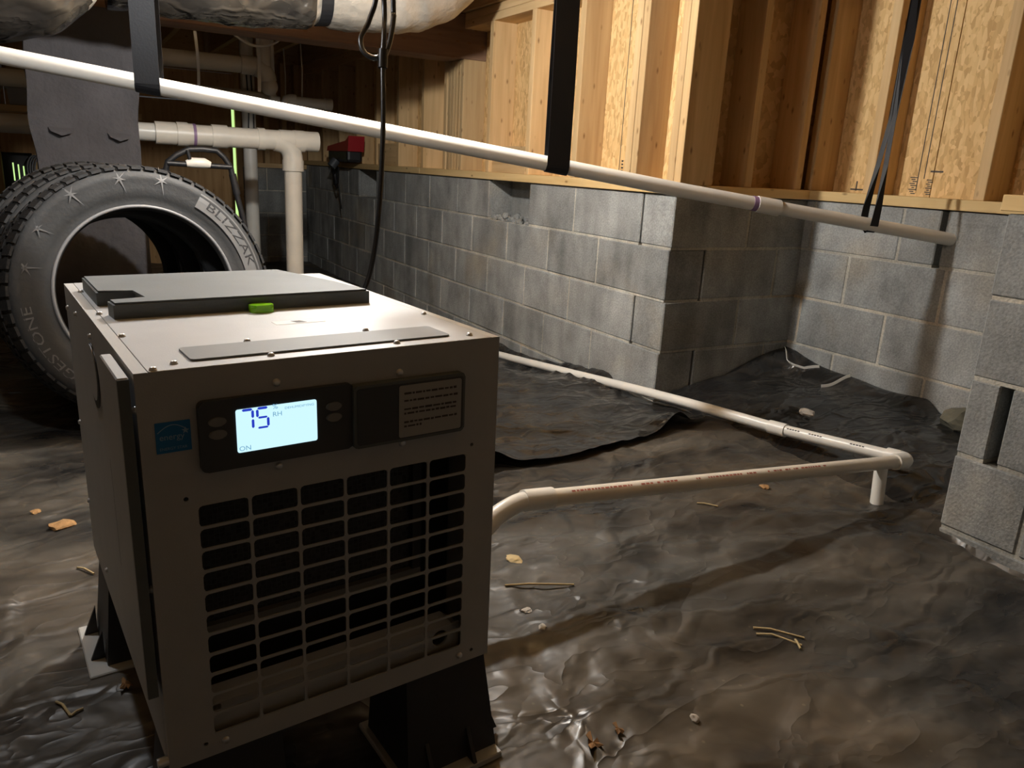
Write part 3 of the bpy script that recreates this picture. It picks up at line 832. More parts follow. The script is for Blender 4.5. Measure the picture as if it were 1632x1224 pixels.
# control panel with display
cp = prism('control_panel', rrect(0.058, 0.236, 0.372, 0.454, 0.007), 'xz', 0.001, -0.008, PANELP, dh, 0.0015)
prism('side_cover', rrect(0.234, 0.390, 0.371, 0.451, 0.005), 'xz', 0.001, -0.013, LIDP, dh, 0.0015)
prism('cover_face', rrect(0.238, 0.387, 0.375, 0.447, 0.004), 'xz', -0.0125, -0.0136, PANELP, dh)
ds = prism('display', rrect(0.097, 0.1895, 0.390, 0.4405, 0.0025), 'xz', -0.0075, -0.0086, LCD, cp)
for (bx, bz) in ((0.077, 0.430), (0.077, 0.4155), (0.2105, 0.429), (0.2105, 0.4155)):
    el = [(bx + 0.0098 * math.cos(2 * math.pi * k / 24), bz + 0.0052 * math.sin(2 * math.pi * k / 24)) for k in range(24)]
    prism('button', el, 'xz', -0.007, -0.0105, BUTTON, cp, 0.001)
# seven segment digits 7 and 5 (the upper edge is cut off by the bezel)
bm = bmesh.new()
def seg(x0, z0, x1, z1, w=0.0027):
    a = Vector((x0, 0, z0)); b_ = Vector((x1, 0, z1)); d = (b_ - a).normalized(); nn = Vector((-d.z, 0, d.x)) * w / 2
    e = d * w * 0.5
    vs = [bm.verts.new(Vector((p.x, -0.0090, p.z))) for p in (a, a + e + nn, b_ - e + nn, b_, b_ - e - nn, a + e - nn)]
    bm.faces.new(vs)
def digit(x0, segs, wd=0.0118, zt=0.4390, zm=0.4282, zb=0.4163):
    S = {'a': (x0, zt, x0 + wd, zt), 'b': (x0 + wd, zt - 0.0008, x0 + wd, zm + 0.0005), 'c': (x0 + wd, zm - 0.0005, x0 + wd, zb + 0.0005),
         'd': (x0, zb, x0 + wd, zb), 'g': (x0 + 0.0005, zm, x0 + wd - 0.0005, zm), 'f': (x0, zt - 0.0008, x0, zm + 0.0005), 'e': (x0, zm - 0.0005, x0, zb + 0.0005)}
    for s_ in segs: seg(*S[s_], w=(0.0024 if s_ in 'gd' else 0.0030))
digit(0.1035, 'abc'); digit(0.1205, 'afgcd')
bm_obj('display_digits', bm, LCDINK, ds)
def wall_text(name, s, x, z, size, mat, parent, y=-0.0092, sx=1.0, bold=0):
    vs, fs = text_mesh(s, size)
    return mesh_from(name, [(x + v.x * sx, y, z + v.y) for v in vs], fs, mat, parent)
wall_text('display_text', '%', 0.1375, 0.4385, 0.0085, LCDINKL, ds, sx=1.1)
wall_text('display_text', 'RH', 0.1372, 0.4295, 0.0078, LCDINKL, ds, sx=1.1)
wall_text('display_text', 'DEHUMIDIFYING', 0.1515, 0.4352, 0.0040, LCDINKL, ds, sx=1.15)
wall_text('display_text', 'ON', 0.0985, 0.3945, 0.0078, LCDINKL, ds, sx=1.1)
# instruction label (small print that cannot be read)
lb = prism('instruction_label', rrect(0.2935, 0.3835, 0.3765, 0.4445, 0.003), 'xz', -0.0134, -0.0143, PAPER, dh)
bm = bmesh.new()
for li, (zl, x_end) in enumerate(((0.434, 0.379), (0.4245, 0.380), (0.4135, 0.376), (0.408, 0.378), (0.3965, 0.377), (0.391, 0.325))):
    xx = 0.3005
    while xx < x_end - 0.002:
        L_ = min(R_.uniform(0.0025, 0.0105), x_end - xx)
        add_box(bm, xx, xx + L_, -0.01455, -0.0143, zl - 0.0010 - R_.uniform(0, 0.0005), zl + 0.0010 + R_.uniform(0, 0.0005)); xx += L_ + 0.0016
bm_obj('small_print', bm, DINK, lb)
# blue energy label
st = prism('energy_label', rrect(0.0155, 0.0510, 0.4005, 0.4350, 0.0006), 'xz', -0.0003, -0.0009, BLUE, dh)
bm = bmesh.new()
def stroke(pts, wv):
    for (a, c) in zip(pts[:-1], pts[1:]):
        a = Vector((a[0], -0.0012, a[1])); c = Vector((c[0], -0.0012, c[1])); d = (c - a).normalized(); nn = Vector((-d.z, 0, d.x)) * wv / 2
        bm.faces.new([bm.verts.new(p) for p in (a - nn, c - nn, c + nn, a + nn)])
stroke([(0.0175 + 0.031 * k / 14, 0.4235 + 0.008 * math.sin(math.pi * k / 14)) for k in range(15)], 0.0009)
star = [(0.0455 + (0.0042 if k % 2 == 0 else 0.0017) * math.cos(rad(90 + 36 * k)), 0.4235 + (0.0042 if k % 2 == 0 else 0.0017) * math.sin(rad(90 + 36 * k))) for k in range(10)]
bm.faces.new([bm.verts.new((a, -0.0012, b_)) for a, b_ in star])
bm_obj('label_emblem', bm, BLUEL, st)
wall_text('label_script', 'energy', 0.0190, 0.4180, 0.0098, BLUEL, st, y=-0.0012, sx=0.95)
wall_text('label_text', 'ENERGY STAR', 0.0185, 0.4050, 0.0044, BLUEL, st, y=-0.0012)
# screws
def screw(x, y, z, axis, r=0.0042, parent=dh):
    bm = bmesh.new()
    prof_ = [(r * 1.15, 0.0), (r * 1.15, 0.0009), (r, 0.0012), (r * 0.95, 0.0026), (r * 0.6, 0.0036), (0.0, 0.0038)]
    n = 12; rs = []
    for (rr, hh) in prof_:
        rs.append([bm.verts.new((rr * math.cos(2 * math.pi * k / n), rr * math.sin(2 * math.pi * k / n), hh)) for k in range(n)] if rr > 0 else [bm.verts.new((0, 0, hh))])
    for a, c in zip(rs[:-1], rs[1:]):
        for k in range(n):
            if len(c) == 1: bm.faces.new((a[k], a[(k + 1) % n], c[0]))
            else: bm.faces.new((a[k], a[(k + 1) % n], c[(k + 1) % n], c[k]))
    rot = {'z': (0, 0, 0), 'y': (rad(90), 0, 0), 'x': (0, rad(-90), 0)}[axis]
    return bm_obj('screw', bm, SCREW, parent, smooth=True, loc=(x, y, z), rot=rot)
for (x_, z_) in ((0.146, 0.464), (0.145, 0.363), (0.305, 0.364), (0.301, 0.458), (0.065, 0.016), (0.400, 0.014)): screw(x_, 0, z_, 'y')
for (x_, y_) in ((0.014, 0.345), (0.018, 0.185), (0.044, 0.024), (0.020, 0.006), (0.144, 0.100), (0.147, 0.018), (0.302, 0.103), (0.306, 0.018), (0.432, 0.18), (0.416, 0.022), (0.014, 0.55)):
    screw(x_, y_, BHt, 'z', 0.0038)
for (y_, z_) in ((0.5, 0.465), (0.62, 0.455), (0.34, 0.462), (0.635, 0.25), (0.635, 0.10), (0.46, 0.045), (0.006, 0.45), (0.008, 0.24)): screw(-0.0002, y_, z_, 'x', 0.004)
# lid with carrying notch
lidpts = [(0.020, 0.575), (0.020, 0.412), (0.070, 0.406), (0.076, 0.336), (0.024, 0.334), (0.026, 0.299), (0.398, 0.302), (0.372, 0.43), (0.338, 0.575)]
prism('lid', lidpts, 'xy', BHt - 0.0005, BHt + 0.022, LIDP, dh, 0.003)
lvl = prism('bubble_level', rrect(0.203, 0.236, 0.276, 0.300, 0.006), 'xy', BHt, BHt + 0.011, LEVEL, dh, 0.004)
wst = prism('top_label', rrect(0.208, 0.278, 0.183, 0.207, 0.001), 'xy', BHt - 0.0002, BHt + 0.0004, PAPERW, dh)
prism('label_picture', [(0.238, 0.188), (0.252, 0.188), (0.246, 0.201), (0.233, 0.201)], 'xy', BHt + 0.0003, BHt + 0.0006, DINK, wst)
prism('cover_plate', rrect(0.062, 0.389, 0.026, 0.089, 0.005), 'xy', BHt, BHt + 0.0025, PLATEP, dh, 0.0006)
# filter door slab on the left side, its pull, and the round knock-out
fd = box('filter_door', -0.016, -0.004, 0.001, 0.118, 0.105, 0.487, PAINT, dh, 0.0015)
box('door_edge', -0.0155, -0.0045, -0.0006, 0.0006, -0.1895, 0.1895, LIDP, fd)
fd.children[0].location = (0.0, -0.0590, 0.0)
box('door_pull', -0.012, 0.0, 0.150, 0.160, 0.20, 0.35, LIDP, dh, 0.003)
kn = [(0.345 + 0.050 * math.cos(2 * math.pi * k / 28), 0.405 + 0.046 * math.sin(2 * math.pi * k / 28)) for k in range(28)]
ko = prism('hose_knockout', kn, 'yz', 0.0005, -0.0012, LEG, dh)
kn2 = [(0.350 + 0.044 * math.cos(2 * math.pi * k / 28), 0.409 + 0.040 * math.sin(2 * math.pi * k / 28)) for k in range(28)]
prism('knockout_plug', kn2, 'yz', -0.001, -0.002, PAINT, ko)
# bolt at the lower front corner
tube('corner_bolt', [(-0.012, 0.006, 0.012), (0.006, 0.006, 0.012)], 0.006, SCREW, dh, 10)
# four plastic feet
for (fx, fy, sx) in ((0.0, 0.50, -1), (0.31, 0.50, 1), (0.0, -0.015, -1), (0.31, -0.015, 1)):
    bm = bmesh.new()
    x0, x1, y0, y1 = fx, fx + 0.14, fy, fy + 0.14
    ft = empty('foot'); ft.parent = dh
    bot = [(x0 - (0.012 if sx < 0 else 0.0), y0), (x1 + (0.012 if sx > 0 else 0), y0), (x1 + (0.012 if sx > 0 else 0), y1), (x0 - (0.012 if sx < 0 else 0.0), y1)]
    top = [(x0 + 0.006, y0 + 0.02), (x1 - 0.004, y0 + 0.02), (x1 - 0.004, y1 - 0.01), (x0 + 0.006, y1 - 0.01)]
    b4 = [bm.verts.new((a, c, -0.160)) for a, c in bot]; t4 = [bm.verts.new((a, c, 0.0)) for a, c in top]
    bm.faces.new(b4); bm.faces.new(t4)
    for k in range(4): bm.faces.new((b4[k], b4[(k + 1) % 4], t4[(k + 1) % 4], t4[k]))
    # gussets standing on the plate
    ex = x0 - 0.012 if sx < 0 else x1 + 0.012
    for gy in (y0 + 0.03, y1 - 0.02):
        tri = [(ex, -0.159), (ex + sx * 0.022, -0.159), (ex, -0.105)]
        A = [bm.verts.new((a, gy, c)) for a, c in tri]; B = [bm.verts.new((a, gy + 0.006, c)) for a, c in tri]
        bm.faces.new(A); bm.faces.new(B)
        for k in range(3): bm.faces.new((A[k], A[(k + 1) % 3], B[(k + 1) % 3], B[k]))
    for gx in (x0 + 0.03, x0 + 0.1):
        tri = [(y0, -0.159), (y0 - 0.02, -0.159), (y0 + 0.006, -0.11)]
        A = [bm.verts.new((gx, a, c)) for a, c in tri]; B = [bm.verts.new((gx + 0.006, a, c)) for a, c in tri]
        bm.faces.new(A); bm.faces.new(B)
        for k in range(3): bm.faces.new((A[k], A[(k + 1) % 3], B[(k + 1) % 3], B[k]))
    bm_obj('pillar', bm, LEG, ft)
    box('foot_plate', x0 - (0.042 if sx < 0 else 0.01), x1 + (0.012 if sx > 0 else 0.01), y0 - 0.02, y1 + 0.015, -0.176, -0.159, FOOT, ft, 0.002)

# ------------------------------------------------------------------ power cord hung in a loop
pc = empty('extension_cord', (0.45, 1.55, 0.45), label='thick black power cord hanging in a loop and running down behind the dehumidifier', cat='cord')
def off(pts, o=(0.45, 1.55, 0.45)): return [(p[0] - o[0], p[1] - o[1], p[2] - o[2]) for p in pts]
main = [(0.60, 1.705, 1.684), (0.615, 1.70, 1.45), (0.625, 1.691, 1.208), (0.618, 1.672, 1.14), (0.611, 1.659, 1.087), (0.599, 1.623, 0.953), (0.580, 1.592, 0.787), (0.562, 1.585, 0.671), (0.54, 1.59, 0.60), (0.49, 1.60, 0.51), (0.44, 1.58, 0.45), (0.42, 1.535, 0.43)]
tube('cable', off(smooth_pts(main, 8)), 0.0056, CORD, pc, 10)
lp = [(0.612, 1.69, 1.45), (0.612, 1.694, 1.24), (0.596, 1.70, 1.168), (0.576, 1.698, 1.129), (0.579, 1.685, 1.100), (0.598, 1.668, 1.089), (0.613, 1.663, 1.100)]
tube('cable_loop', off(smooth_pts(lp, 8)), 0.0056, CORD, pc, 10)
lp2 = [(0.640, 1.69, 1.45), (0.642, 1.682, 1.209), (0.640, 1.674, 1.175), (0.629, 1.664, 1.128), (0.616, 1.660, 1.095)]
tube('cable_loop', off(smooth_pts(lp2, 8)), 0.0056, CORD, pc, 10)
tube('cable_tie', off([(0.613, 1.662, 1.107), (0.610, 1.657, 1.070)]), 0.0105, CORD, pc, 10)

# ------------------------------------------------------------------ hanging drain pipe and its straps
H0, H1, H2 = Vector((-1.0, 2.948, 1.229)), Vector((1.773, 1.982, 0.837)), Vector((2.742, 1.637, 0.713))
hp = empty('hanging_pipe', (0.9, 2.29, 0.0), label='long white plastic pipe sloping down across the room in black straps', cat='pipe')
O = Vector((0.9, 2.29, 0.0))
tube('pipe_run', [H0 - O, H1.lerp(H0, 0.5) - O, H1 - O, H1.lerp(H2, 0.26) - O], 0.0232, PVC, hp, 20)
tube('pipe_run', [H1.lerp(H2, 0.24) - O, H2 - O], 0.0225, PVC, hp, 20)
tube('coupling', [H1.lerp(H2, 0.255) - O, H1.lerp(H2, 0.335) - O], 0.0272, PVC, hp, 20)
tube('primer_ring', [H1.lerp(H2, 0.238) - O, H1.lerp(H2, 0.256) - O], 0.0246, PRIMER, hp, 20)
def on_pipe(x):
    if x < H1.x: return H0.lerp(H1, (x - H0.x) / (H1.x - H0.x)), (H1 - H0).normalized()
    return H1.lerp(H2, (x - H1.x) / (H2.x - H1.x)), (H2 - H1).normalized()
def strap(x, width, label, ztop=1.684):
    p, d = on_pipe(x)
    n = Vector((-d.y, d.x, 0)).normalized()
    if n.y > 0: n = -n          # towards the camera side
    up = d.cross(n).normalized()
    if up.z < 0: up = -up
    r = 0.0255
    pts = [Vector((p.x, p.y, ztop)) + n * 0.006]
    pts += [p + n * r + Vector((0, 0, z)) for z in (0.25, 0.08)]
    pts += [p + n * r * math.cos(a) + up * r * math.sin(a) for a in [rad(-180 * k / 10) for k in range(11)]]
    pts += [p - n * r + Vector((0, 0, z)) for z in (0.08, 0.25)]
    pts.append(Vector((p.x, p.y, ztop)) - n * 0.004)
    o = Vector((p.x, p.y, p.z))
    rt = ribbon('hanging_strap', [q - o for q in pts], tuple(d), width, 0.0016, STRAP)
    rt.location = o
    return tag(rt, label, 'strap')
strap(0.236, 0.066, 'wide black strap holding the pipe in front of the felt-wrapped column')
strap(1.362, 0.072, 'wide flat black strap holding the pipe in front of the pine studs')
# twisted strap in the alcove
p, d = on_pipe(2.43)
n = Vector((-d.y, d.x, 0)).normalized()
if n.y > 0: n = -n
r = 0.025
o = Vector(p)
rt = empty('hanging_strap', o, label='narrow twisted black strap holding the pipe inside the alcove', cat='strap')
nearleg = [(-0.006, 0.0, -r - 0.001)] ; 
la = [n * r * 0.2 - Vector((0, 0, r)), n * r * 0.95, n * r + Vector((0.004, 0, 0.06)), n * 0.016 + Vector((0.012, 0, 0.20)), n * 0.008 + Vector((0.02, 0, 0.34)), n * 0.004 + Vector((0.03, 0, 0.60)), n * 0.003 + Vector((0.035, 0, 1.684 - p.z))]
lbk = [-n * r * 0.2 - Vector((0, 0, r)), -n * r * 0.95 + d * -0.012, -n * r + Vector((-0.012, 0, 0.06)), -n * 0.014 + Vector((0.0, 0, 0.20)), -n * 0.004 + Vector((0.016, 0, 0.34)), Vector((0.028, 0, 0.60)), -n * 0.001 + Vector((0.035, 0, 1.684 - p.z))]
wd = [tuple(d), tuple(d), tuple(d), tuple((d * 0.55 + n * 0.8).normalized()), tuple((d * 0.35 + n).normalized()), tuple((d * 0.75 + n * 0.5).normalized()), tuple(d)]
ribbon('front_leg', la, wd, [0.032, 0.030, 0.026, 0.016, 0.018, 0.032, 0.034], 0.0016, STRAP, rt)
ribbon('back_leg', lbk, wd, [0.032, 0.030, 0.026, 0.016, 0.018, 0.030, 0.030], 0.0016, STRAP, rt)

# ------------------------------------------------------------------ condensate drain pipe lying on the floor
dp = empty('floor_drain_pipe', (1.85, 1.16, 0.05), label='white plastic drain pipe running along the block wall and back to the dehumidifier', cat='pipe')
O = Vector((1.85, 1.16, 0.05)); V = lambda *a: Vector(a) - O
EL = Vector((2.09, 1.24, 0.112))
A1 = Vector((2.02, 1.667, 0.080)); A2 = Vector((1.93, 2.2, 0.060)); A3 = Vector((1.90, 3.39, -0.062)); A4 = Vector((1.885, 4.1, -0.12))
B1 = Vector((0.794, 1.245, 0.216))
tube('wall_run', [q - O for q in ([EL.lerp(A1, 0.12), A1] + smooth_pts([A1, A2, A3, A4], 6)[1:])], 0.0185, PVC, dp, 16)
tube('coupling', [EL.lerp(A1, 0.93) - O, A1.lerp(A2, 0.06) - O], 0.0228, PVC, dp, 16)
tube('elbow', [q - O for q in arc_pts(EL.lerp(A1, 0.2), EL, EL.lerp(B1, 0.07), 0.035, 8)], 0.0228, PVC, dp, 16)
tube('elbow_hub', [EL.lerp(A1, 0.06) - O, EL.lerp(A1, 0.15) - O], 0.0238, PVC, dp, 16)
tube('elbow_hub', [EL.lerp(B1, 0.018) - O, EL.lerp(B1, 0.055) - O], 0.0238, PVC, dp, 16)
tube('cross_run', [EL.lerp(B1, 0.02) - O, EL.lerp(B1, 0.5) - O, B1 - O], 0.0188, PVCB, dp, 16)
tube('coupling', [B1.lerp(EL, 0.035) - O, B1.lerp(EL, -0.02) - O], 0.0232, PVC, dp, 16)
tube('bend', [q - O for q in smooth_pts([B1.lerp(EL, -0.005), Vector((0.75, 1.24, 0.217)), Vector((0.70, 1.232, 0.203)), Vector((0.665, 1.225, 0.182)), Vector((0.61, 1.215, 0.174)), Vector((0.445, 1.20, 0.190))], 6)], 0.0200, PVC, dp, 16)
tube('support_stub', [V(1.972, 1.248, 0.118), V(1.950, 1.226, 0.0)], 0.0185, PVC, dp, 16)
# printed lines on the pipes
bm = bmesh.new()
dB = (B1 - EL).normalized(); side = Vector((0, -1, 0)); upv = Vector((0, 0, 1))
nrm = (side * 0.55 + upv * 0.83).normalized(); wv = dB.cross(nrm).normalized()
s_ = 0.30
while s_ < 0.93:
    L_ = R_.uniform(0.004, 0.011)
    if R_.random() < 0.8 and not (0.47 < s_ < 0.50 or 0.66 < s_ < 0.70):
        c0 = EL.lerp(B1, s_) - O + nrm * 0.0190; c1 = c0 + dB * L_
        bm.faces.new([bm.verts.new(q) for q in (c0 - wv * 0.0022, c1 - wv * 0.0022, c1 + wv * 0.0022, c0 + wv * 0.0022)])
    s_ += (L_ + 0.003) / (B1 - EL).length
tag(bm_obj('printed_line', bm, INK, dp), kind='stuff')
bm = bmesh.new()
for s0 in (0.30, 0.62, 0.80):
    for k in range(5):
        c0 = EL.lerp(A1, s0 + k * 0.022) - O; d_ = (A1 - EL).normalized()
        nr = Vector((-0.75, -0.1, 0.65)).normalized(); nr = (nr - d_ * nr.dot(d_)).normalized(); wq = d_.cross(nr)
        c0 = c0 + nr * 0.0187; c1 = c0 + d_ * 0.007
        bm.faces.new([bm.verts.new(q) for q in (c0 - wq * 0.002, c1 - wq * 0.002, c1 + wq * 0.002, c0 + wq * 0.002)])
tag(bm_obj('printed_line', bm, DINK, dp), kind='stuff')

# ------------------------------------------------------------------ flexible ducts
def duct(name, path, r, label, strapx=None, foil_from=None):
    pts = smooth_pts(path, 14)
    o = Vector(path[0]); rt = empty(name, o, label=label, cat='duct')
    bm = bmesh.new(); fr = frames(pts); seg = 40; rings = []
    dist = 0; last = pts[0]
    for i, (p_, t_, u_, v_) in enumerate(fr):
        dist += (p_ - last).length; last = p_
        row = []
        for k in range(seg):
            a = 2 * math.pi * k / seg
            dr_ = u_ * math.cos(a) + v_ * math.sin(a)
            rr = r * (1 + 0.018 * math.sin(dist * 62) + 0.05 * noise.noise(Vector((dist * 6, math.cos(a) * 2, math.sin(a) * 2))) + 0.03 * noise.noise(Vector((dist * 20, math.cos(a) * 7, math.sin(a) * 7))))
            if strapx: 
                for sx in strapx: rr *= 1 - 0.16 * math.exp(-((dist - sx) / 0.045) ** 2)
            row.append(bm.verts.new(p_ + dr_ * rr - o))
        rings.append(row)
    for i, (a, c) in enumerate(zip(rings[:-1], rings[1:])):
        for k in range(seg):
            f = bm.faces.new((a[k], a[(k + 1) % seg], c[(k + 1) % seg], c[k])); f.smooth = True
            if foil_from is not None and foil_from(fr[i][0], f.calc_center_median() + o): f.material_index = 1
    bm.faces.new(rings[0]); bm.faces.new(rings[-1])
    bm_obj('duct_sleeve', bm, [FILM3, FOIL], rt)
    if strapx:
        for sx in strapx:
            dist = 0
            for i in range(1, len(pts)):
                dist += (pts[i] - pts[i - 1]).length
                if dist >= sx:
                    p_, t_, u_, v_ = fr[i]
                    c = [p_ + (u_ * math.cos(a) + v_ * math.sin(a)) * (r * 0.90) - o for a in [2 * math.pi * k / 36 for k in range(37)]]
                    ribbon('duct_strap', c, tuple(t_), 0.05, 0.004, STRAP, rt)
                    break
    return rt
duct('flexible_duct', [(0.20, 3.5, 1.525), (0.70, 3.5, 1.53), (1.05, 3.5, 1.56), (1.36, 3.5, 1.585), (1.55, 3.5, 1.66), (1.66, 3.5, 1.80), (1.69, 3.5, 1.90)], 0.150,
     'insulated flexible duct in black and silver film hung below the joists beside the girder', strapx=[0.80], foil_from=lambda p_, q: p_.x > 0.95 and q.z < p_.z + 0.02)
duct('flexible_duct', [(-2.2, 3.12, 1.36), (-0.9, 3.12, 1.34), (-0.30, 3.12, 1.335), (-0.08, 3.12, 1.36), (0.03, 3.14, 1.46), (0.05, 3.16, 1.60), (0.05, 3.16, 1.90)], 0.160,
     'black plastic-wrapped flexible duct bending up beside the felt-wrapped column', foil_from=lambda p_, q: q.x > 0.13 and q.z > 1.24)

# ------------------------------------------------------------------ tires
def make_tire(center, yaw, lean, label, letters=True):
    rt = empty('tire', center, label=label, cat='tire', group=None)
    # local frame: tire axis = local +Y (front faces -Y), then leaned back and turned
    rt.rotation_mode = 'XYZ'
    rt.rotation_euler = (-lean, 0, yaw)
    rt.scale = (0.955, 0.955, 0.955)
    Rr, rb, hw = 0.43, 0.275, 0.140
    prof_ = [(rb + 0.012, -0.098), (rb, -0.108), (rb + 0.006, -0.118), (rb + 0.018, -0.126), (rb + 0.022, -0.124), (rb + 0.04, -0.134), (0.345, -0.141), (0.372, -0.139), (0.378, -0.1415), (0.40, -0.133), (0.413, -0.122), (0.419, -0.105),
             (0.422, -0.05), (0.423, 0.0)]
    full = prof_ + [(r_, -y_) for r_, y_ in reversed(prof_[:-1])]
    inner = [(rb + 0.02, 0.09), (0.36, 0.125), (0.402, 0.10), (0.408, 0.0), (0.402, -0.10), (0.36, -0.125), (rb + 0.02, -0.09)]
    ring_ = full + inner
    N = 96
    bm = bmesh.new(); rows = []
    for i in range(N):
        a = 2 * math.pi * i / N
        rows.append([bm.verts.new((r_ * math.cos(a), y_, r_ * math.sin(a))) for r_, y_ in ring_])
    m = len(ring_)
    for i in range(N):
        A = rows[i]; B = rows[(i + 1) % N]
        for k in range(m):
            f = bm.faces.new((A[k], A[(k + 1) % m], B[(k + 1) % m], B[k])); f.smooth = True
            if 10 <= k <= 15 or k >= len(full) - 1: f.material_index = 1
    bm_obj('carcass', bm, [RUBBER, RUBBERD], rt)
    bm = bmesh.new()
    for s in (-1, 1):
        pts = [(math.cos(2 * math.pi * k / 96) * (rb + 0.011), s * 0.1245, math.sin(2 * math.pi * k / 96) * (rb + 0.011)) for k in range(97)]
        add_tube(bm, pts, 0.0058, 8, cap=False)
    bm_obj('bead_ring', bm, BEAD, rt)
    # tread lugs
    bm = bmesh.new(); NL = 62
    for i in range(NL):
        for row, (y0, y1, sh) in enumerate(((-0.139, -0.088, 0.0), (-0.078, -0.032, 0.5), (-0.024, 0.024, 0.2), (0.032, 0.078, 0.7), (0.088, 0.139, 0.3))):
            a0 = 2 * math.pi * (i + sh) / NL; a1 = a0 + 2 * math.pi / NL * 0.74
            rin = 0.405; ro = Rr if row in (1, 2, 3) else 0.427
            drop = 0.014 if row in (0, 4) else 0.0
            vs = []
            for (rr_, yy, aa) in ((rin, y0, a0), (rin, y1, a0), (rin, y1, a1), (rin, y0, a1), (ro - (drop if row == 0 else 0), y0, a0), (ro - (drop if row == 4 else 0), y1, a0), (ro - (drop if row == 4 else 0), y1, a1), (ro - (drop if row == 0 else 0), y0, a1)):
                vs.append(bm.verts.new((rr_ * math.cos(aa), yy, rr_ * math.sin(aa))))
            for q in ((4, 5, 6, 7), (0, 1, 5, 4), (1, 2, 6, 5), (2, 3, 7, 6), (3, 0, 4, 7)): bm.faces.new([vs[z] for z in q])
    tag(bm_obj('tread_lugs', bm, RUBBERD, rt), kind='stuff')
    if letters:
        def ring_text(nm, s, a_start, span, r_mid, size, mat, y=-0.1428):
            vs, fs = text_mesh(s, size, res=2)
            wd_ = max(v.x for v in vs)
            kx = rad(span) * r_mid / wd_
            out = []
            for v in vs:
                ang = rad(a_start) - v.x * kx / r_mid
                rr_ = r_mid + v.y
                out.append((rr_ * math.cos(ang), y + 0.0005 + 0.10 * abs(v.y) * (1 if v.y > 0 else 0.1), rr_ * math.sin(ang)))
            return mesh_from(nm, out, [tuple(reversed(f)) for f in fs], mat, rt)
        def band(nm, a0, a1, r0, r1, mat, y=-0.1424):
            n = 24; vs = []; fs = []
            for k in range(n + 1):
                a = rad(a0 + (a1 - a0) * k / n)
                for rr_ in (r0, (r0 + r1) / 2, r1): vs.append((rr_ * math.cos(a), y + (0.0 if rr_ < r1 else 0.0035), rr_ * math.sin(a)))
            for k in range(n):
                for j in range(2): fs.append((3 * k + j, 3 * k + 3 + j, 3 * k + 4 + j, 3 * k + 1 + j))
            return mesh_from(nm, vs, fs, mat, rt)
        band('name_band', 58, 9, 0.334, 0.388, RUBBERL)
        ring_text('name_lettering', 'BLIZZAK', 53, 41, 0.361, 0.040, RUBBERD, y=-0.1436)
        ring_text('maker_lettering', 'BRIDGESTONE', 246, 62, 0.366, 0.040, RUBBERL)
        for (a, rr_) in ((98, 0.375), (78, 0.377), (145, 0.372), (165, 0.366), (122, 0.376)):
            bm = bmesh.new()
            c = Vector((rr_ * math.cos(rad(a)), 0, rr_ * math.sin(rad(a))))
            for k in range(6):
                an = rad(a + 12 + k * 60); L_ = (0.052, 0.022, 0.03, 0.05, 0.02, 0.034)[k]
                d_ = Vector((math.cos(an), 0, math.sin(an))); n_ = Vector((-d_.z, 0, d_.x)) * 0.0036
                tip = c + d_ * L_
                f = [c - n_, c + n_, tip]
                bm.faces.new([bm.verts.new((q.x, -0.1430 + max(0, (Vector((q.x, 0, q.z)).length - 0.376)) * 0.42, q.z)) for q in f])
            bm_obj('snowflake_mark', bm, RUBBERL, rt)
    return rt
YAW, LEAN = rad(10), rad(11)
make_tire((0.19, 2.83, 0.412), YAW, LEAN, 'upright black winter tire with raised lettering standing nearest the dehumidifier')
ax = Vector((-math.sin(YAW), math.cos(YAW), 0)) * 0.285
make_tire((0.19 + ax.x, 2.83 + ax.y, 0.410), YAW, LEAN, 'black tire standing between the lettered tire and the wrapped column', letters=False)
ax2 = ax * 2
make_tire((0.19 + ax2.x, 2.83 + ax2.y, 0.408), YAW, LEAN, 'black tire leaning directly against the felt-wrapped column', letters=False)

# ------------------------------------------------------------------ household waste pipes in the background
wp = empty('waste_pipe', (1.15, 4.6, -0.08), label='beige waste pipe running level behind the column and dropping to the ground', cat='pipe')
O = Vector((1.15, 4.6, -0.08)); Vq = lambda x, y, z: (x - O.x, y - O.y, z - O.z)
tube('level_run', [Vq(-2.5, 4.6, 0.968), Vq(0.48, 4.6, 0.966)], 0.046, PVC, wp, 18)
tube('level_run', [Vq(0.48, 4.6, 0.964), Vq(1.10, 4.6, 0.965)], 0.054, PVCB, wp, 18)
for x0, x1, r_ in ((0.44, 0.54, 0.058), (0.545, 0.60, 0.062), (0.60, 0.63, 0.057), (0.72, 0.80, 0.061), (0.96, 1.00, 0.060), (1.16, 1.22, 0.060)):
    tube('pipe_hub', [Vq(x0, 4.6, 0.965), Vq(x1, 4.6, 0.965)], r_, PVCB, wp, 18)
tube('primer_ring', [Vq(0.625, 4.6, 0.965), Vq(0.64, 4.6, 0.965)], 0.0585, PRIMER, wp, 18)
tube('tee_branch', [Vq(1.08, 4.6, 0.968), Vq(1.30, 4.6, 0.968)], 0.055, PVCB, wp, 18)
tube('drop_elbow', [Vector(q) for q in arc_pts(Vq(0.95, 4.6, 0.965), Vq(1.155, 4.6, 0.955), Vq(1.155, 4.6, 0.70), 0.10, 8)], 0.056, PVCB, wp, 18)
tube('hub', [Vq(1.155, 4.6, 0.86), Vq(1.155, 4.6, 0.80)], 0.060, PVCB, wp, 18)
tube('drop', [Vq(1.155, 4.6, 0.87), Vq(1.15, 4.6, -0.09)], 0.0495, PVCB, wp, 18)
up = empty('waste_pipe', (-0.3, 4.75, 1.1), label='white waste pipe stub level above the lower pipe, left of the wrapped column', cat='pipe')
tube('level_run', [(-2.2, 0.0, 0.085), (0.26, 0.0, 0.085)], 0.042, PVC, up, 18)
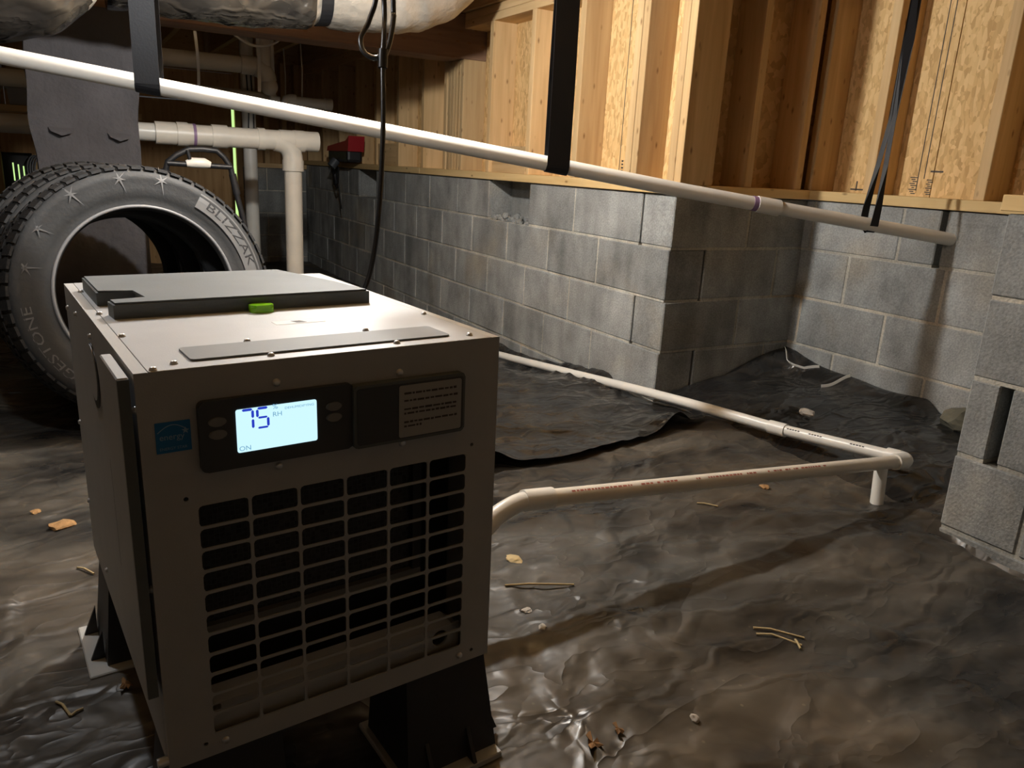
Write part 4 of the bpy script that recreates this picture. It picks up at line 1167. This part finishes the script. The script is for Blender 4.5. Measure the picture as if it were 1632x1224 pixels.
tube('pipe_hub', [(0.20, 0.0, 0.085), (0.26, 0, 0.085)], 0.048, PVC, up, 18)
fp = empty('waste_pipe', (1.24, 5.6, 1.4), label='beige waste pipe under the joists meeting a vertical stack in a sweep elbow', cat='pipe')
tube('level_run', [(-0.75, 0, 0.04), (-0.08, 0, 0.045)], 0.052, PVCB, fp, 18)
tube('pipe_hub', [(-0.16, 0, 0.045), (-0.05, 0, 0.045)], 0.060, PVCB, fp, 18)
tube('stack', [(-0.01, 0, 0.28), (-0.01, 0, 0.05)], 0.048, PVCB, fp, 18)
tube('sweep_elbow', [Vector(q) for q in arc_pts((-0.12, 0, 0.045), (0.005, 0, 0.03), (0.02, 0, -0.16), 0.075, 8)], 0.060, PVCB, fp, 18)
cpv = bmesh.new(); bmesh.ops.create_uvsphere(cpv, u_segments=18, v_segments=10, radius=0.058, matrix=Matrix.Translation((0.02, 0, -0.075)))
bm_obj('end_cap', cpv, PVCB, fp, smooth=True)
vp = empty('vent_pipe', (1.29, 5.75, 1.2), label='thin white vertical pipe beside the beige stack', cat='pipe')
tube('riser', [(0.02, 0, 0.722), (0.02, 0, 0.05)], 0.024, PVC, vp, 14)
tube('foot_elbow', [Vector(q) for q in arc_pts((0.02, 0, 0.2), (0.02, 0, 0.05), (0.14, 0, 0.05), 0.05, 6)], 0.028, PVC, vp, 14)
tube('branch', [(0.10, 0, 0.05), (0.42, 0, 0.052)], 0.036, PVC, vp, 14)
tube('branch_cap', [(0.39, 0, 0.052), (0.44, 0, 0.052)], 0.043, PVC, vp, 14)
tube('return_bend', [Vector(q) for q in smooth_pts([(0.10, -0.02, -0.05), (0.10, -0.02, 0.03), (0.13, -0.02, 0.07), (0.18, -0.02, 0.072)], 5)], 0.026, PVC, vp, 14)
lpipe = empty('supply_pipe', (0.75, 5.9, 1.2), label='pale pipe running level low behind the hanging pipe', cat='pipe')
tube('level_run', [(-0.25, 0, 0.085), (0.60, 0, 0.065)], 0.042, PVCB, lpipe, 14)
tube('riser', [(0.44, 0.05, -1.30), (0.44, 0.05, 0.722)], 0.048, PVC, lpipe, 14)
for k in range(2): tube('tied_cable', [(0.42 + 0.04 * k, -0.01, -0.22), (0.43 + 0.03 * k, -0.01, 0.0), (0.42 + 0.03 * k, -0.01, 0.30)], 0.005, CORD, lpipe, 6)
# galvanised hanger straps and wires under the joists
for (hx, hy, z0, z1, wv_, lab) in ((1.18, 5.53, 1.28, 1.684, 0.022, 'galvanised hanger strap carrying the beige pipe near the door panel'), (0.80, 5.5, 1.26, 1.60, 0.018, 'short galvanised hanger strap hung nearest the wrapped column'),
                                   (1.585, 6.0, 1.30, 1.684, 0.010, 'thin wire hanger beside the white vertical pipe'), (1.585, 6.5, 1.28, 1.684, 0.010, 'thin wire hanger in front of the far studs')):
    s = ribbon('hanger_strap', [(0, 0, 0), (0.006, 0, (z1 - z0) * 0.5), (-0.004, 0, z1 - z0)], (1, 0, 0), wv_, 0.002, STEEL)
    s.location = (hx, hy, z0); tag(s, lab, 'hanger')
wire = tube('white_cable', smooth_pts([(0, 0, 0), (0.12, 0, -0.05), (0.25, 0, -0.02), (0.34, 0, 0.06), (0.50, 0, 0.10)], 6), 0.008, PVC)
wire.location = (1.02, 5.45, 1.60); tag(wire, 'white cable sagging under the joists by the stack', 'cable')

# ------------------------------------------------------------------ push handle standing behind the tires
hd = empty('push_handle', (0.53, 3.75, -0.02), label='black tubular push handle with a white clamp standing behind the tires', cat='handle')
O = Vector((0.53, 3.75, -0.02))
hpts = [(0.36, 3.78, -0.02), (0.37, 3.78, 0.45), (0.382, 3.76, 0.76), (0.402, 3.75, 0.832), (0.44, 3.75, 0.862), (0.49, 3.75, 0.888), (0.545, 3.75, 0.892), (0.605, 3.75, 0.888), (0.635, 3.75, 0.862), (0.662, 3.75, 0.820), (0.676, 3.75, 0.728), (0.705, 3.75, 0.60), (0.76, 3.76, 0.30), (0.80, 3.78, -0.02)]
tube('frame', [Vector(p) - O for p in hpts], 0.0125, BLACKP, hd, 12)
tube('cross_bar', [Vector((0.398, 3.745, 0.826)) - O, Vector((0.664, 3.745, 0.820)) - O], 0.0115, BLACKP, hd, 12)
tube('clamp', [Vector((0.475, 3.742, 0.827)) - O, Vector((0.50, 3.742, 0.832)) - O, Vector((0.55, 3.742, 0.832)) - O, Vector((0.575, 3.742, 0.826)) - O], [0.014, 0.022, 0.022, 0.014], PVC, hd, 12)
tube('clamp_lever', [Vector((0.49, 3.735, 0.845)) - O, Vector((0.482, 3.735, 0.885)) - O], 0.008, BLACKP, hd, 8)
tube('grip', [Vector((0.378, 3.762, 0.70)) - O, Vector((0.392, 3.755, 0.80)) - O], 0.018, BLACKP, hd, 10)
tube('grip', [Vector((0.684, 3.75, 0.70)) - O, Vector((0.668, 3.75, 0.79)) - O], 0.016, BLACKP, hd, 10)

# ------------------------------------------------------------------ red and black tool hung on the far studs
tl = empty('power_tool', (1.93, 6.05, 0.84), label='red and black corded power tool hung on the far studs above the block wall', cat='tool')
bm = bmesh.new(); add_box(bm, -0.06, 0.06, -0.22, 0.28, 0.02, 0.115, 0.02, 2)
bm_obj('motor_housing', bm, BLACKP, tl)
bm = bmesh.new()
out = [(-0.24, 0.10), (0.30, 0.10), (0.28, 0.135), (0.0, 0.16), (-0.18, 0.175), (-0.26, 0.21)]
A = [bm.verts.new((-0.062, a, c)) for a, c in out]; B = [bm.verts.new((0.062, a, c)) for a, c in out]
bm.faces.new(A); bm.faces.new(B)
for k in range(6): bm.faces.new((A[k], A[(k + 1) % 6], B[(k + 1) % 6], B[k]))
bm_obj('red_cover', bm, RED, tl)
tube('shaft_grip', smooth_pts([(0, 0.25, 0.08), (0, 0.30, 0.02), (0, 0.30, -0.08), (0, 0.27, -0.16)], 5), [0.035] * 5 + [0.028] * 5 + [0.022] * 6, BLACKP, tl, 10)
tube('starter_knob', [(-0.06, 0.06, 0.03), (-0.10, 0.06, -0.02)], 0.035, PANELP, tl, 10)
tube('pull_cord', smooth_pts([(-0.05, 0.20, 0.0), (-0.05, 0.12, -0.16), (-0.05, 0.06, -0.17), (-0.05, 0.03, -0.02)], 6), 0.006, CORD, tl, 6)
tube('pull_cord', [(-0.05, 0.04, -0.15), (-0.03, 0.03, -0.34)], 0.005, CORD, tl, 6)

# ------------------------------------------------------------------ things at the far left
led = box('wood_ledge', -1.2, 0.5, 6.0, 6.25, 1.065, 1.105, WOODX, None, 0.003)
tag(led, 'wooden ledge board carrying the grey bins by the end wall', 'ledge')
for k, (x0, x1, lab) in enumerate(((-0.53, -0.31, 'opaque grey bin on the ledge board, left of the clear one'), (-0.25, -0.06, 'clear grey plastic bin on the ledge board, next to the blue lid'))):
    bm = bmesh.new()
    o_ = [(x0, 1.106), (x1, 1.106), (x1 + 0.012, 1.215), (x0 - 0.012, 1.215)]
    A = [bm.verts.new((a, 6.02, c)) for a, c in o_]; B = [bm.verts.new((a, 6.22, c)) for a, c in o_]
    bm.faces.new(A); bm.faces.new(B)
    for q in range(4): bm.faces.new((A[q], A[(q + 1) % 4], B[(q + 1) % 4], B[q]))
    add_box(bm, x0 - 0.02, x1 + 0.02, 6.01, 6.23, 1.205, 1.222)
    bmesh.ops.translate(bm, verts=bm.verts, vec=(-(x0 + x1) / 2, -6.12, -1.106))
    b_ = bm_obj('storage_bin', bm, GREYB, None); b_.location = ((x0 + x1) / 2, 6.12, 1.106)
    tag(b_, lab, 'bin')
bm = bmesh.new(); add_box(bm, -0.05, 0.05, -0.05, 0.05, 0, 0.045, 0.012, 2)
bl = bm_obj('bottle_lid', bm, BLUEP, None); bl.location = (-0.14, 6.12, 1.222); tag(bl, 'small blue lid lying on the clear grey bin', 'lid')
coil = empty('cable_coil', (-0.185, 7.40, 0.78), label='coil of pale cable hung on the framing beside the vent window', cat='cable')
for k in range(4):
    pts = [(0.055 * math.cos(a) * (1 + 0.06 * k) + 0.02 * k, -0.012 * k, -0.11 + 0.115 * math.sin(a)) for a in [2 * math.pi * q / 20 for q in range(21)]]
    tube('cable_turn', pts, 0.006, GREYB, coil, 6)

# ------------------------------------------------------------------ overlapping film sheets
def edge_y(x): return 1.90 + 0.035 * math.sin(x * 4.2) + 0.03 * noise.noise(Vector((x * 5, 0, 0))) + 0.12 * (x - 1.1) * (x - 1.9) 
bm = bmesh.new(); nx, ny = 130, 90; rows = []
for i in range(nx + 1):
    x_ = 0.45 + (1.955 - 0.45) * i / nx
    e = edge_y(x_); row = []
    for j in range(ny + 1):
        y_ = e + (3.7 - e) * (j / ny) ** 1.3
        de = y_ - e
        lift = 0.012 + 0.010 * noise.noise(Vector((x_ * 3.0, y_ * 4.0, 4))) + 0.014 * (0.3 - abs(noise.noise(Vector((x_ * 4 + y_ * 3, y_ * 9 - x_ * 5, 8)))))
        lift += math.exp(-de / 0.10) * (0.050 * math.exp(-((x_ - 1.80) / 0.07) ** 2) + 0.060 * math.exp(-((x_ - 0.98) / 0.10) ** 2) + 0.008)
        # tucked up against the block wall
        lift += 0.05 * sstep(1.86, 1.955, x_) * sstep(2.35, 2.6, y_)
        row.append(bm.verts.new((x_, y_, fz(x_, y_) + max(lift, 0.004))))
    rows.append(row)
for a, c in zip(rows[:-1], rows[1:]):
    for k in range(ny):
        f = bm.faces.new((a[k], c[k], c[k + 1], a[k + 1])); f.smooth = True
sh = bm_obj('plastic_sheet', bm, FILM2, None)
tag(sh, 'loose black plastic sheet with a lifted edge lying under the pipe beside the block wall', 'sheet')
# alcove sheet lapped up the block faces
bm = bmesh.new(); nx, ny = 90, 110; rows = []
def lapz(x_, y_):
    b0 = 0.02 + 0.055 * sstep(1.9, 2.5, x_) + 0.5 * wrinkle(x_, y_) + 0.012
    c_ = sstep(2.60, 2.722, x_) ** 1.5 * sstep(1.53, 1.60, y_); r_ = sstep(2.16, 2.268, y_) ** 1.5
    tc_ = 0.125 + 0.05 * sstep(1.95, 2.27, y_) + 0.006 * math.sin(y_ * 17)
    tr_ = 0.02 + (0.175 - 0.02) * sstep(2.1, 2.73, x_)
    z_ = b0 + c_ * max(0, tc_ - b0)
    z_ = z_ + r_ * max(0, tr_ - z_)
    k_ = sstep(1.99, 2.10, x_) * sstep(1.10, 1.30, y_)
    return (fz(x_, y_) - 0.004) * (1 - k_) + max(z_, fz(x_, y_) + 0.004) * k_
for i in range(nx + 1):
    x_ = 1.99 + (2.726 - 1.99) * (i / nx) ** 0.85
    row = []
    for j in range(ny + 1):
        y_ = 1.06 + (2.272 - 1.06) * (j / ny) ** 0.85
        row.append(bm.verts.new((x_, y_, lapz(x_, y_))))
    rows.append(row)
for a, c in zip(rows[:-1], rows[1:]):
    for k in range(ny):
        f = bm.faces.new((a[k], c[k], c[k + 1], a[k + 1])); f.smooth = True
sh2 = bm_obj('plastic_sheet', bm, FILM2, None)
tag(sh2, 'black plastic sheet lapped up the block faces inside the alcove', 'sheet')
for (xy, lab) in (([(2.70, 2.255), (2.665, 2.205), (2.675, 2.12), (2.706, 2.07)], 'bent white strip on the plastic in the alcove corner'),
                  ([(2.716, 1.925), (2.60, 1.965)], 'short straight white strip on the plastic below the alcove blocks')):
    pts = []
    for a, c in zip(xy[:-1], xy[1:]):
        for k in range(8): pts.append((a[0] + (c[0] - a[0]) * k / 8, a[1] + (c[1] - a[1]) * k / 8))
    pts.append(xy[-1])
    pts = [Vector((a, c, lapz(a, c) + 0.006)) for a, c in pts]
    o = pts[-1].copy()
    s = ribbon('white_strip', [p_ - o for p_ in pts], (-0.5, 0.3, 0.8), 0.012, 0.002, PVC)  # thin white strips laid along the film
    s.location = o; tag(s, lab, 'tape')

# ------------------------------------------------------------------ debris on the floor
def lump(name, x_, y_, r_, mat, label, cat, flat=0.5, group=None, ontop=0.0):
    bm = bmesh.new()
    bmesh.ops.create_icosphere(bm, subdivisions=2, radius=r_)
    sd = R_.uniform(0, 50)
    for v in bm.verts:
        k = 1 + 0.45 * noise.noise(v.co / r_ * 1.3 + Vector((sd, 0, 0)))
        v.co = Vector((v.co.x * k * 1.25, v.co.y * k, v.co.z * k * flat))
    o = bm_obj(name, bm, mat, None, loc=(x_, y_, fz(x_, y_) + ontop + r_ * flat * 0.45), rot=(0, 0, R_.uniform(0, 3)))
    return tag(o, label, cat, group)
lump('clay_clump', -0.076, 1.965, 0.024, CLAY, 'orange dry clay clump on the film left of the dehumidifier', 'clay', 0.3)
lump('clay_clump', -0.135, 2.08, 0.011, CLAY, 'small orange clay crumb on the film in front of the lettered tire', 'clay', 0.4)
lump('clay_clump', 0.01, 1.51, 0.012, CLAY, 'flat tan clay crumb beside the rear foot plate', 'clay', 0.3)
lump('clay_clump', 0.842, 1.389, 0.017, STRAW, 'pale crumbly chip lying just below the pipe coupling', 'clay', 0.35)
lump('clay_clump', 1.707, 1.425, 0.014, CLAY, 'tan clay crumb between the two arms of the floor pipe', 'clay', 0.4)
lump('clay_clump', 2.225, 1.36, 0.022, CLAY, 'tan clay clump beyond the elbow of the floor pipe', 'clay', 0.5)
lump('pebble', 2.235, 1.73, 0.021, STONE, 'pale round stone on the plastic inside the alcove', 'stone', 0.7, ontop=0.045)
lump('pebble', 0.837, 0.769, 0.007, STONE, 'small white pebble on the film in front of the straws', 'stone', 0.8)
lump('pebble', 0.752, 1.178, 0.009, STONE, 'tiny pale chip beside the long single straw', 'stone', 0.4)
lump('pebble', 0.743, 1.103, 0.008, STONE, 'tiny pale chip on the edge of the pipe shadow', 'stone', 0.5)
lump('rock', 2.64, 1.40, 0.07, ROCK, 'rounded earth-covered rock at the foot of the alcove back wall', 'stone', 0.6, ontop=0.02)
def leaf(x_, y_, s, mat, label):
    bm = bmesh.new()
    n = 14; ring = []
    c = bm.verts.new((0, 0, 0.006))
    for k in range(n):
        a = 2 * math.pi * k / n; rr = s * (0.7 + 0.3 * math.cos(3 * a) + R_.uniform(-0.2, 0.2))
        ring.append(bm.verts.new((rr * math.cos(a) * 1.3, rr * math.sin(a) * 0.8, R_.uniform(0.0, 0.010))))
    for k in range(n): bm.faces.new((c, ring[k], ring[(k + 1) % n]))
    ex = bmesh.ops.extrude_face_region(bm, geom=bm.faces[:])
    for e in ex['geom']:
        if isinstance(e, bmesh.types.BMVert): e.co.z += 0.0012
    o = bm_obj('dry_leaf', bm, mat, None, loc=(x_, y_, fz(x_, y_) + 0.003), rot=(0, 0, R_.uniform(0, 3)))
    tag(o, label, 'leaf')
leaf(0.648, 0.797, 0.018, LEAF, 'brown curled dry leaf on the film in front of the dehumidifier')
leaf(0.013, 1.262, 0.014, LEAF, 'dry leaf on the film beside the dehumidifier side panel')
leaf(0.70, 0.80, 0.012, LEAF, 'brown leaf fragment next to the curled dry leaf')
def straw(p0, p1, r_, label, group=None):
    a = Vector((p0[0], p0[1], fz(*p0) + 0.003)); c = Vector((p1[0], p1[1], fz(*p1) + 0.003)); m_ = (a + c) / 2
    m_.z = max(m_.z, fz(m_.x, m_.y) + 0.003)
    o = tube('straw', [a - m_, (a - m_) * 0.3 + Vector((0.002, 0.003, 0.001)), c - m_], r_, STRAW, None, 6)
    o.location = m_; tag(o, label, 'straw', group)
straw((0.753, 1.275), (0.891, 1.212), 0.0026, 'long single straw lying below the floor pipe near the dehumidifier')
straw((1.150, 0.935), (1.215, 0.86), 0.0024, 'longer straw of the parallel pair in the middle of the film')
straw((1.138, 0.915), (1.190, 0.845), 0.0026, 'shorter straw of the parallel pair in the middle of the film')
straw((1.190, 0.862), (1.178, 0.838), 0.0024, 'stub of straw crossing the end of the parallel pair')
straw((0.60, 0.655), (0.66, 0.60), 0.0024, 'straw on the film right beside the front foot of the dehumidifier')
straw((-0.088, 1.27), (-0.068, 1.225), 0.0022, 'bent straw on the film left of the dehumidifier')
straw((-0.068, 1.225), (-0.050, 1.235), 0.0020, 'short straw touching the bent straw')
straw((-0.05, 1.72), (-0.02, 1.685), 0.0022, 'straw fragment between the clay clump and the dehumidifier')
straw((1.46, 1.44), (1.50, 1.40), 0.0022, 'thin pale straw below the middle of the floor pipe')
